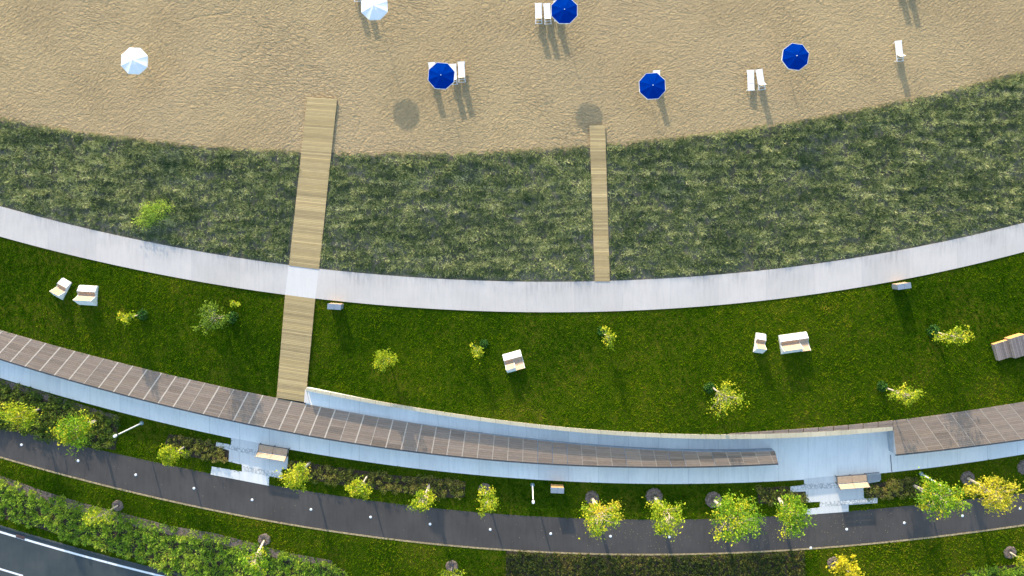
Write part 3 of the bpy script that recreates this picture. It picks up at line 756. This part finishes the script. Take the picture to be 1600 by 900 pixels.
# on the dune and the upper lawn
G1 = 'young trees scattered over the upper lawn'
tree('feathery light green bush growing out of the dune grass at the left', (239, 331), 27, 24, 0.35, ZU, [(0, (0.16, 0.3, 0.04)), (0.5, (0.36, 0.50, 0.07)), (1, (0.62, 0.68, 0.12))], 101, nleaf=2600, lsize=0.06, vz=0.2, name='shrub', cat='bush', clusters=46, bark='darkbark')
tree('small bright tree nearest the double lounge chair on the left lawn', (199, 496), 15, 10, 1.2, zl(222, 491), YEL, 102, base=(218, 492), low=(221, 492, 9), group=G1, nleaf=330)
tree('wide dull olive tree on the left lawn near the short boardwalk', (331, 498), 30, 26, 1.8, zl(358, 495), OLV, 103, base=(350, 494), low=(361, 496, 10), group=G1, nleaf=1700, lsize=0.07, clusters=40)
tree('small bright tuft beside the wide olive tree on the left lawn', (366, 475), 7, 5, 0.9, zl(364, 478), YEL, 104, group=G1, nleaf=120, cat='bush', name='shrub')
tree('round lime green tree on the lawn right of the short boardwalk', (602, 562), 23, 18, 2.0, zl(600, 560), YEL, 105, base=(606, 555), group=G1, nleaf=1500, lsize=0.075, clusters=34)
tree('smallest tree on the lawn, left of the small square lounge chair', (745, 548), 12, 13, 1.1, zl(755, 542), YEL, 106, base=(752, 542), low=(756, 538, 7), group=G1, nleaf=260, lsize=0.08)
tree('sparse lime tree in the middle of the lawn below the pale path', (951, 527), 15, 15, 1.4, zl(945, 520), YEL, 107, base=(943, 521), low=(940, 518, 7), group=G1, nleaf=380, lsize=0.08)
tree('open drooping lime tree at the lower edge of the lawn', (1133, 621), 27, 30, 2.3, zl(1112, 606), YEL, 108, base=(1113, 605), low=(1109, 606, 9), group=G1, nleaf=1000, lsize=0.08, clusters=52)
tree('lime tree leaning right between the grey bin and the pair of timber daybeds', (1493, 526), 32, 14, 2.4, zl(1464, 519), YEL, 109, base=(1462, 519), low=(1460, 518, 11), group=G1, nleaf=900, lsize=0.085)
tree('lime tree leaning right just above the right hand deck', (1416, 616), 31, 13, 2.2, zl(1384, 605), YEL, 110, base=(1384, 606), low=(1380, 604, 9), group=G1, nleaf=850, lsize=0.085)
# lower row
G2 = 'yellow green trees in the row along the asphalt path'
LT = [
 ('bushy lime tree at the left edge overhanging the asphalt path', (30, 650), 33, 20, 2.6, YEL, None, 1700),
 ('broad green tree hanging over the path from the left hand shrub bed', (116, 671), 34, 26, 3.2, GRN, YEL, 2300),
 ('small rounded lime tree left of the long bench beside the path', (267, 711), 18, 19, 2.6, YEL, None, 1100),
 ('yellow green tree standing just below the long bench', (465, 743), 24, 23, 3.4, YEL, None, 1500),
 ('small leafy tree in front of the long shrub bed, second right of the long bench', (562, 762), 18, 17, 3.0, YEL, None, 1000),
 ('lime tree with a pointed lower edge near the end of the long shrub bed', (662, 779), 20, 20, 3.4, YEL, None, 1200),
]
for i, (lb, c, rx, ry, hc, pal, p2, nl) in enumerate(LT):
    tree(lb, c, rx, ry, hc, 0.0, pal, 120+i, pal2=p2, group=G2, nleaf=int(nl*1.15), lsize=0.085)
tree('lime tree with a mulch ring, left of the litter bin beside the path', (763, 783), 21, 19, 3.0, 0, YEL, 130, base=(758, 767), group=G2, nleaf=int(1100*1.15), lsize=0.085)
tree('golden yellow tree with bare twigs showing right of the litter bin', (938, 807), 33, 27, 4.6, 0, YEL, 131, base=(926, 779), pal2=GOLD, group=G2, nleaf=int(1900*1.15), lsize=0.085)
tree('two toned lime tree with an orange tipped side branch', (1040, 806), 32, 23, 4.2, 0, YEL, 132, base=(1023, 777), pal2=GRN, group=G2, nleaf=int(1900*1.15), lsize=0.085)
tree('tallest green tree with orange top leaves hanging over the path', (1148, 808), 36, 41, 5.2, 0, GRN, 133, base=(1116, 782), pal2=YEL, group=G2, nleaf=int(3800*1.15), lsize=0.085)
tree('forked lime tree at the left corner of the right hand plaza', (1237, 805), 27, 34, 4.6, 0, GRN, 134, base=(1216, 777), pal2=YEL, group=G2, nleaf=int(2600*1.15), lsize=0.085)
tree('fresh green tree growing in front of the white lamp post at the right', (1468, 776), 32, 32, 4.6, 0, GRN, 135, base=(1427, 758), pal2=YEL, group=G2, nleaf=int(2900*1.15), lsize=0.085)
tree('thin golden tree at the right with a leaning pale trunk', (1553, 772), 38, 27, 4.2, 0, GOLD, 136, base=(1512, 747), pal2=YEL, group=G2, nleaf=2300, lsize=0.09)
G3 = 'small trees near the bottom edge'
tree('sparse yellow sapling leaning over the lower left shrubs', (155, 806), 24, 18, 2.6, 0, YEL, 140, base=(184, 790), group=G3, nleaf=650, lsize=0.08, bark='bark')
tree('multi stemmed pale green sapling among the lower left shrubs', (399, 880), 24, 20, 2.8, 0, GRN, 141, base=(413, 844), group=G3, nleaf=1100, lsize=0.09, pal2=YEL)
tree('small tree mostly cut off by the bottom edge left of the ground cover', (703, 899), 20, 12, 1.8, 0, YEL, 142, base=(706, 887), group=G3, nleaf=500, lsize=0.08)
tree('bright yellow tree at the bottom right of the ground cover', (1323, 889), 27, 18, 2.8, 0, [(0, (0.3, 0.34, 0.02)), (0.5, (0.55, 0.5, 0.02)), (1, (0.72, 0.6, 0.03))], 143, base=(1304, 878), group=G3, nleaf=1700, lsize=0.09)
tree('sapling with a pale stem cut off by the right edge below the path', (1606, 880), 20, 13, 2.6, 0, YEL, 144, base=(1578, 863), group=G3, nleaf=600, lsize=0.08)

# mulch rings
def ring(cx, cy, rad, label, seed):
    r = random.Random(seed); n = 26; V = []; F = []
    for j, (f, z) in enumerate([(0.0, 0.05), (0.2, 0.035), (0.55, 0.10), (0.85, 0.09), (1.0, 0.0)]):
        for i in range(n):
            a = 2*math.pi*i/n; q = rad/S*f*(1+r.uniform(-.06, .08)); V.append((q*math.cos(a), q*math.sin(a), z+(r.uniform(-.02, .02) if j < 4 else 0)))
    for j in range(4):
        for i in range(n): F.append((j*n+i, (j+1)*n+i, (j+1)*n+(i+1) % n, j*n+(i+1) % n))
    me = bpy.data.meshes.new('mulch_ring'); me.from_pydata(V, [], F); o = link('mulch_ring', me, M['mulch']); o.location = P(cx, cy, 0.02)
    tag(o, label, 'mulch ring', 'mulch rings at the feet of the trees')
for k, (x, y, q, lb) in enumerate([
    (757, 765, 10, 'grey brown mulch ring at the foot of the lime tree left of the litter bin'),
    (925, 778, 11, 'round mulch ring above the golden tree right of the litter bin'),
    (1022, 775, 13, 'mulch ring at the foot of the two toned lime tree'),
    (1115, 781, 13, 'mulch ring at the foot of the tallest green tree'),
    (1512, 747, 11, 'mulch ring at the foot of the thin golden tree at the right'),
    (1601, 730, 12, 'mulch ring cut off by the right edge above the path'),
    (184, 790, 9, 'mulch ring at the foot of the sparse yellow sapling at the lower left'),
    (413, 843, 9.5, 'mulch ring around the multi stemmed sapling at the lower left'),
    (706, 885, 9.5, 'mulch ring above the tree cut off by the bottom edge'),
    (1302, 880, 10, 'mulch ring at the foot of the bright yellow tree at the bottom'),
    (1578, 863, 10, 'mulch ring at the foot of the sapling at the lower right')]): ring(x, y, q, lb, k)

# ------------------------------------------------------------ umbrellas
def umbrella(px, py, color, label, rot, tilt=0.0):
    root = empty('beach_umbrella', (0, 0, 0)); hz = 2.28
    p = P(px, py, ZU+hz+0.2); root.location = (p.x, p.y, ZU); root.rotation_euler = (0, 0, rot)
    tag(root, label, 'umbrella', 'beach umbrellas on the sand')
    R = 1.20; V = [(0, 0, hz+0.275)]; F = []; n = 8; rings = [(0.35, 0.215), (0.7, 0.105), (1.0, 0.0)]
    sub = 4; m_ = n*sub
    for f, z in rings:
        for i in range(m_):
            a = 2*math.pi*i/m_; k = (i % sub)/sub
            ch = math.cos(math.pi/n)/math.cos(2*math.pi/n*(k)-math.pi/n)     # straight hem between the ribs
            sag = -0.035*f*math.sin(math.pi*k)
            V.append((R*f*ch*math.cos(a), R*f*ch*math.sin(a), hz+z+sag))
    for i in range(m_): F.append((0, 1+i, 1+(i+1) % m_))
    for j in range(2):
        for i in range(m_): F.append((1+j*m_+i, 1+(j+1)*m_+i, 1+(j+1)*m_+(i+1) % m_, 1+j*m_+(i+1) % m_))
    me = bpy.data.meshes.new('canopy'); me.from_pydata(V, [], F); o = link('canopy', me, M[color], root)
    sd_ = o.modifiers.new('solid', 'SOLIDIFY'); sd_.thickness = 0.012
    # hem with white piping
    h = MB()
    for i in range(m_):
        a, b_ = Vector(V[1+2*m_+i]), Vector(V[1+2*m_+(i+1) % m_])
        o1, o2 = a*1.0, b_*1.0; s1 = Vector((a.x, a.y, 0)).normalized()*0.035; s2 = Vector((b_.x, b_.y, 0)).normalized()*0.035
        dn = Vector((0, 0, -0.09))
        h.prism8([a+dn, a+dn+s1, b_+dn+s2, b_+dn], [a-Vector((0, 0, .01)), a+s1-Vector((0, 0, .01)), b_+s2-Vector((0, 0, .01)), b_-Vector((0, 0, .01))])
    h.build('valance', M['white'] if color == 'blue' else M['white'], root)
    q = MB(); q.tube((0, 0, 0), (0, 0, hz+0.28), 0.025, 0.022, 8); q.build('pole', M['whitemetal'], root)
    f = MB(); f.tube((0, 0, hz+0.28), (0, 0, hz+0.40), 0.045, 0.025, 8); f.build('finial', M['whitemetal'], root)
    for i in range(8):
        a = 2*math.pi*i/8; rb = MB()
        rb.tube((R*0.98*math.cos(a), R*0.98*math.sin(a), hz-0.03), (0.03*math.cos(a), 0.03*math.sin(a), hz+0.24), 0.009, 0.009, 4)
        rb.tube((R*0.5*math.cos(a), R*0.5*math.sin(a), hz+0.10), (0.03*math.cos(a), 0.03*math.sin(a), hz-0.25), 0.008, 0.008, 4)
        rb.build('rib', M['whitemetal'], root)
umbrella(207.5, 94, 'white', 'white umbrella standing alone on the sand at the upper left', 0.35)
umbrella(584, 9, 'white', 'white umbrella cut off by the top edge of the picture', 0.42)
umbrella(882, 15, 'blue', 'blue umbrella at the top edge beside a pair of white loungers', 0.40)
umbrella(689, 117.5, 'blue', 'blue umbrella above the end of the wide boardwalk with loungers either side', 0.32)
umbrella(1020, 133.5, 'blue', 'blue umbrella almost covering one lounger, nearest the narrow boardwalk', 0.45)
umbrella(1244.5, 87.5, 'blue', 'blue umbrella standing alone on the sand at the right', 0.25)

# ------------------------------------------------------------ loungers
def lounger(flat=False):
    root = empty('sun_lounger', (0, 0, 0)); W2 = 0.275; z = 0.34; f = MB()
    for s_ in (-1, 1):
        f.box(s_*W2-0.022, -0.92, z-0.05, s_*W2+0.022, 0.93, z)
    for y in (-0.92, 0.90, -0.66): f.box(-W2, y-0.02, z-0.045, W2, y+0.02, z-0.005)
    f.box(-W2-0.08, 0.885, z-0.05, W2+0.08, 0.925, z-0.01)
    f.build('frame', M['whitemetal'], root)
    for sx in (-1, 1):
        for y in (-0.85, 0.78):
            l = MB(); l.box(sx*(W2+0.025)-0.02, y-0.03, 0, sx*(W2+0.025)+0.02, y+0.03, z-0.02); l.build('leg', M['whitemetal'], root)
    s = MB()
    s.box(-W2+0.02, -0.30, z+0.004, W2-0.02, 0.90, z+0.022); s.build('seat', M['sling'], root)
    b = MB()
    if flat: q0, q1, zt = -0.33, -0.92, z+0.06
    else: q0, q1, zt = -0.31, -0.60, z+0.50
    a = (0, q0, z+0.01); n_ = 6
    for i in range(n_):
        t0, t1 = i/n_, (i+1)/n_
        y0, y1 = q0+(q1-q0)*t0, q0+(q1-q0)*t1; z0, z1 = z+0.01+(zt-z)*t0, z+0.01+(zt-z)*t1
        b.prism8([(-W2+.01, y1, z1-.02), (W2-.01, y1, z1-.02), (W2-.01, y0, z0-.02), (-W2+.01, y0, z0-.02)], [(-W2+.01, y1, z1), (W2-.01, y1, z1), (W2-.01, y0, z0), (-W2+.01, y0, z0)])
    b.build('backrest', M['sling'], root)
    if not flat:
        for s_ in (-1, 1):
            g = MB(); g.tube((s_*(W2-.03), -0.50, z+0.30), (s_*(W2-.03), -0.80, z), 0.012, 0.012, 5)
            g.build('backrest_strut', M['whitemetal'], root)
    return root
LP = [((841.5, 21.0), 0.02, 0, 'left lounger of the pair beside the topmost blue umbrella'),
      ((855.3, 21.5), 0.07, 0, 'lounger between the left lounger and the topmost blue umbrella'),
      ((871.0, 17.0), 0.05, 0, 'lounger almost hidden under the topmost blue umbrella'),
      ((675.8, 113.5), 0.08, 0, 'lounger showing only one corner left of the blue umbrella by the wide boardwalk'),
      ((708.5, 116.0), 0.06, 0, 'lounger half covered by the blue umbrella by the wide boardwalk'),
      ((721.3, 112.5), 0.05, 0, 'fully visible lounger right of the blue umbrella by the wide boardwalk'),
      ((1027.0, 126.0), 0.08, 0, 'lounger with only its foot end showing above the blue umbrella nearest the narrow boardwalk'),
      ((1173.0, 125.5), 0.03, 1, 'flat lounger, left one of the isolated pair below the right hand umbrella'),
      ((1188.2, 124.3), 0.16, 0, 'lounger with raised back, right one of the isolated pair'),
      ((1404.7, 79.7), 0.10, 0, 'lounger standing alone far right near the dune grass'),
      ((558.0, -14.0), 0.05, 0, 'lounger just above the top edge beside the white umbrella, left of two'),
      ((573.0, -10.0), 0.05, 0, 'lounger hidden under the white umbrella at the top edge'),
      ((1407.0, -32.0), 0.05, 0, 'lounger beyond the top edge, left one casting a long shadow'),
      ((1422.0, -28.0), 0.05, 0, 'lounger beyond the top edge, right one casting a long shadow')]
up0, fl0 = lounger(False), lounger(True); used = {0: False, 1: False}
for (x, y), a, fl, lb in LP:
    proto = fl0 if fl else up0
    if not used[fl]: o = proto; used[fl] = True
    else: o = copy_tree(proto)
    p = P(x, y, ZU+0.3); o.location = (p.x, p.y, ZU+0.004); o.rotation_euler = (0, 0, a)
    tag(o, lb, 'sun lounger', 'white sun loungers on the sand')

# ------------------------------------------------------------ timber lounge chairs on the lawn
UPP = [(0.86, 0.20), (0.34, 0.47), (0.30, 0.46), (0.10, 0.30), (-0.02, 0.31), (-0.16, 0.48), (-0.42, 0.98)]
REC = [(0.86, 0.20), (0.34, 0.47), (0.30, 0.46), (0.10, 0.30), (-0.10, 0.29), (-0.35, 0.36), (-0.74, 0.62)]
def lounge(px, py, rot, segs, label):
    root = empty('lounge_chair', P(px, py, zl(px, py)), rot)
    tag(root, label, 'lounge chair', 'slatted lounge chairs on the lawn')
    for (x0, x1, prof, back) in segs:
        m = MB()
        fp = MB()
        for i in range(len(prof)-1):
            (y0, z0), (y1, z1) = prof[i], prof[i+1]
            ln = math.hypot(y1-y0, z1-z0); ns = max(1, round(ln/0.10))
            for k in range(ns):
                a0, a1 = k/ns, (k+0.88)/ns
                ya, za, yb, zb = y0+(y1-y0)*a0, z0+(z1-z0)*a0, y0+(y1-y0)*a1, z0+(z1-z0)*a1
                (fp if i == 0 else m).prism8([(x0, yb, zb-.03), (x1, yb, zb-.03), (x1, ya, za-.03), (x0, ya, za-.03)], [(x0, yb, zb), (x1, yb, zb), (x1, ya, za), (x0, ya, za)])
        m.build('slatted_seat', M['timber'], root); fp.build('sunlit_foot_rest', M['whitemetal'], root)  # foot rest slats coloured white for the sun glare on timber
        s = MB(); yt, zt = prof[-1]; ye = back
        # side shells following the profile down to the ground, sloping back panel
        for x in (x0-0.03, x1+0.001):
            for i in range(len(prof)-1):
                (y0, z0), (y1, z1) = prof[i], prof[i+1]
                s.prism8([(x, y1, 0.0), (x+.03, y1, 0), (x+.03, y0, 0), (x, y0, 0)], [(x, y1, z1+.015), (x+.03, y1, z1+.015), (x+.03, y0, z0+.015), (x, y0, z0+.015)])
            s.prism8([(x, ye, 0), (x+.03, ye, 0), (x+.03, yt, 0), (x, yt, 0)], [(x, ye, .05), (x+.03, ye, .05), (x+.03, yt, zt), (x, yt, zt)])
        s.build('side_shell', M['whitemetal'], root)
        b = MB(); b.prism8([(x0-.02, ye, 0.02), (x1+.02, ye, 0.02), (x1+.02, yt, zt-.05), (x0-.02, yt, zt-.05)], [(x0-.02, ye, 0.05), (x1+.02, ye, 0.05), (x1+.02, yt+.005, zt-.01), (x0-.02, yt+.005, zt-.01)])
        b.box(x0, 0.84, 0.0, x1, 0.87, 0.19); b.build('back_panel', M['whitemetal'], root)
lounge(99, 451, -0.50, [(-0.43, 0.43, UPP, -0.92)], 'single lounge chair turned askew at the left end of the lawn')
lounge(139, 461, -0.06, [(-0.78, 0.78, UPP, -0.92)], 'double lounge chair with a full width high back beside the askew single one')
lounge(803, 564.5, 0.27, [(-0.80, -0.01, UPP, -0.86), (0.02, 0.80, REC, -0.80)], 'small square double lounge chair in the middle of the lawn with one low back')
lounge(1186, 535.5, -0.15, [(-0.40, 0.40, UPP, -0.92)], 'narrow single lounge chair left of the wide double one on the right lawn')
lounge(1239, 536, 0.14, [(-1.20, 0.48, UPP, -0.84), (0.52, 1.24, REC, -0.80)], 'widest lounge chair with sunlit white foot end on the right lawn')
def daybed(px, py, rot, w_, l_, h0, h1, label):
    root = empty('timber_daybed', P(px, py, zl(px, py)), rot); tag(root, label, 'daybed', 'weathered timber daybeds')
    m = MB(); n = 9; rr = random.Random(int(px))
    for i in range(n):
        x0 = -w_/2+w_*i/n; x1 = x0+w_/n*0.9; f = rr.uniform(0.75, 1.25)
        m.prism8([(x0, -l_/2, h1-.04), (x1, -l_/2, h1-.04), (x1, l_/2, h0-.04), (x0, l_/2, h0-.04)], [(x0, -l_/2, h1), (x1, -l_/2, h1), (x1, l_/2, h0), (x0, l_/2, h0)], (0.23*f, 0.185*f, 0.165*f))
    m.build('slatted_top', M['deckwood'], root)
    b = MB(); b.box(-w_/2+.01, l_/2-.05, 0, w_/2-.01, l_/2-.01, h0-.045)
    b.build('end_board', M['sunlit_wood'], root)  # sun-facing end, its lit orange tone is in the colour
    s = MB()
    for x in (-w_/2+.005, w_/2-.045): s.prism8([(x, -l_/2+.01, 0), (x+.04, -l_/2+.01, 0), (x+.04, l_/2-.055, 0), (x, l_/2-.055, 0)], [(x, -l_/2+.01, h1-.05), (x+.04, -l_/2+.01, h1-.05), (x+.04, l_/2-.055, h0-.05), (x, l_/2-.055, h0-.05)])
    s.build('side_board', M['timber_grey'], root)
daybed(1563.5, 546, 0.30, 1.42, 1.55, 0.48, 0.40, 'lower grey timber daybed, left one of the two at the right edge')
daybed(1584.5, 539, 0.30, 1.42, 1.85, 0.85, 0.70, 'taller grey timber daybed cut off by the right edge')

# ------------------------------------------------------------ benches, bins, lamps
def bench(px, py, rot, w_, label, ext=0.0):
    root = empty('park_bench', P(px, py, 0.034), rot); tag(root, label, 'bench')
    m = MB(); n = 5
    for i in range(n):
        y1 = 0.36-i*0.125
        for x0, x1 in ((-w_/2, -0.015), (0.015, w_/2)): m.box(x0, y1-0.105, 0.40, x1, y1, 0.45)
    m.build('seat', M['timber'], root)
    b = MB()
    for i in range(4):
        t0, t1 = i/4, (i+0.86)/4
        y0, y1 = -0.30-0.30*t0, -0.30-0.30*t1; z0, z1 = 0.50+0.44*t0, 0.50+0.44*t1
        for x0, x1 in ((-w_/2, -0.015), (0.015, w_/2)):
            b.prism8([(x0, y1-.03, z1), (x1, y1-.03, z1), (x1, y0-.03, z0), (x0, y0-.03, z0)], [(x0, y1, z1+.01), (x1, y1, z1+.01), (x1, y0, z0+.01), (x0, y0, z0+.01)])
    b.build('backrest', M['timber'], root)
    f = MB(); f.box(-w_/2-.04, 0.365, 0.36, w_/2+.04, 0.41, 0.44); f.build('front_rail', M['steel'], root)
    for x in (-w_/2-0.03, w_/2+0.03, 0.0):
        l = MB(); l.box(x-.03, -0.34, 0, x+.03, -0.27, 0.5); l.box(x-.03, 0.30, 0, x+.03, 0.36, 0.40); l.box(x-.03, -0.30, 0.34, x+.03, 0.34, 0.395)
        l.prism8([(x-.03, -0.68, .90), (x+.03, -0.68, .90), (x+.03, -0.36, .46), (x-.03, -0.36, .46)], [(x-.03, -0.65, .95), (x+.03, -0.65, .95), (x+.03, -0.33, .50), (x-.03, -0.33, .50)])
        l.build('leg', M['steel'], root)
    if ext:
        e = MB(); e.box(w_/2+.07, -0.25, 0.06, w_/2+.07+ext, 0.36, 0.42); e.build('side_table', M['slate'], root, 0.01)
M['slate'] = plain('slate_steel', (0.13, 0.17, 0.21, 1), 0.5, 0.1, 3)
bench(429, 702, -0.165, 2.62, 'two part timber bench with sunlit backrest on the left small plaza')
bench(1328, 747, 0.075, 2.65, 'two part timber bench with a dark steel side table on the right hand plaza', 1.25)

def bin_(px, py, z, rot, label, door='timber'):
    root = empty('litter_bin', P(px, py, z), rot); tag(root, label, 'litter bin', 'double litter bins')
    w_, d_, h_ = 1.16, 0.46, 1.05
    b = MB(); b.box(-w_/2, -d_/2, 0.05, w_/2, d_/2-.03, h_-.04); b.box(-w_/2+.08, -d_/2+.05, 0, w_/2-.08, d_/2-.08, 0.05); b.build('body', M['greymetal'], root)
    f = MB()
    for x0, x1 in ((-w_/2+.02, -0.015), (0.015, w_/2-.02)):
        for i in range(8): f.box(x0, d_/2-.03, 0.10+i*0.11, x1, d_/2, 0.10+i*0.11+0.09)
    f.build('door', M[door], root)
    t = MB()
    for x0, x1 in ((-w_/2-.02, -0.012), (0.012, w_/2+.02)): t.box(x0, -d_/2-.02, h_-.04, x1, d_/2+.02, h_)
    t.build('lid', M['greymetal'], root, 0.008)
bin_(870, 760, 0, -0.05, 'double litter bin with sunlit timber doors in the grass above the asphalt path', 'sunlit_wood')
bin_(527, 477.5, zl(527, 480), -0.06, 'grey double litter bin at the top of the lawn beside the wide boardwalk')
bin_(1403, 446, zl(1403, 448), 0.14, 'grey double litter bin at the top right of the lawn under the pale path')

def lamp(bx_, by_, label):
    root = empty('lamp_post', P(bx_, by_, 0)); tag(root, label, 'lamp post', 'white lamp posts beside the asphalt path')
    h = 4.25
    b = MB(); b.tube((0, 0, -0.02), (0, 0, 0.10), 0.20, 0.18, 14); b.build('base', M['teal'], root)
    p = MB(); p.tube((0, 0, 0.1), (0, 0, h-.45), 0.065, 0.055, 12); p.build('pole', M['whitemetal'], root)
    c = MB(); c.tube((0, 0, h-.45), (0, 0, h-.22), 0.12, 0.12, 12); c.build('collar', M['steel'], root)
    l = MB(); l.tube((0, 0, h-.22), (0, 0, h), 0.13, 0.12, 14); l.build('lamp_head', M['whitemetal'], root)
lamp(221.5, 661, 'white lamp post leaning left in view between the left shrub beds')
lamp(832, 757.5, 'white lamp post standing upright in view left of the litter bin')
lamp(1439, 740, 'white lamp post half hidden by the fresh green tree at the right')

# studs on the asphalt path
sm = MB()
n_ = 12
for a, b_, z0, z1 in ((0.125, 0.115, 0, 0.02), (0.115, 0.07, 0.02, 0.035)): sm.tube((0, 0, z0), (0, 0, z1), a, b_, n_)
stud = None
SL = ['stud nearest the left edge of the picture, below the bushy lime tree', 'stud below the broad green tree at the left', 'stud below the left leaning lamp post', 'stud left below the small plaza with the long bench', 'stud straight below the small left plaza', 'stud below the tree beside the long bench',
      'stud below the second small tree right of the long bench', 'stud below the tree with the pointed lower edge', 'stud below the lime tree left of the litter bin', 'stud between the litter bin and the dark ground cover', 'stud at the lower tip of the golden yellow tree', 'stud below the two toned lime tree',
      'stud below the right hand plaza and its bench', 'stud left of the fresh green tree at the right', 'stud between the fresh green tree and the thin golden tree', 'stud nearest the right edge, touching the thin golden tree']
for lb_, (x, y) in zip(SL, [(33.5, 695), (122, 720), (212, 742), (303, 763), (394, 781), (486, 796), (579, 808), (672, 819), (766, 827.5), (860.5, 834), (954, 838), (1046, 839), (1323, 827), (1413, 817), (1504, 806), (1594, 794.5)]):
    if stud is None: stud = o = sm.build('path_stud', M['paint'])
    else: o = stud.copy(); COL.objects.link(o)
    o.location = P(x, y, 0.018); tag(o, 'round white '+lb_, 'path stud', 'white studs along the asphalt path')
o = stud.copy(); COL.objects.link(o); o.location = P(1267, 856, 0.034); tag(o, 'single white stud on the lower edge of the path beside the ground cover corner', 'path stud')

# drain on the road line
d = MB(); d.box(-0.42, -0.14, 0, 0.42, 0.14, 0.02)
for i in range(7): d.box(-0.38+i*0.115, -0.10, 0.02, -0.38+i*0.115+0.05, 0.10, 0.03)
o = d.build('drain_grate', M['redgrate']); o.location = P(32, float(fR(32))+6, -0.01); o.rotation_euler = (0, 0, -0.29)
tag(o, 'rusty drain grate interrupting the white line of the road', 'drain grate')

# fallen leaves
r = np.random.default_rng(91); n = 420
px = np.r_[r.normal(1250, 90, 200), r.normal(1010, 60, 120), r.uniform(0, 1600, 100)]; py = fG(px)+r.uniform(2, 50, n)
C = PA(px, py, 0.03); U = rand_dirs(r, n); U[:, 2] *= 0.15; W_ = np.cross(U, np.array([0, 0, 1.0])); L = r.uniform(0.02, 0.04, n)
V, F = leaf_quads(C, U, W_, L, L*0.7)
o = link('fallen_leaves', arr_mesh('fallen_leaves', V, F, tint=np.repeat(palette(r.random(n), [(0, (0.5, 0.45, 0.1)), (1, (0.6, 0.5, 0.3))]), 4, 0)), M['leaf'])
tag(o, 'small yellow fallen leaves scattered on the asphalt path', 'fallen leaves', None, 'stuff')
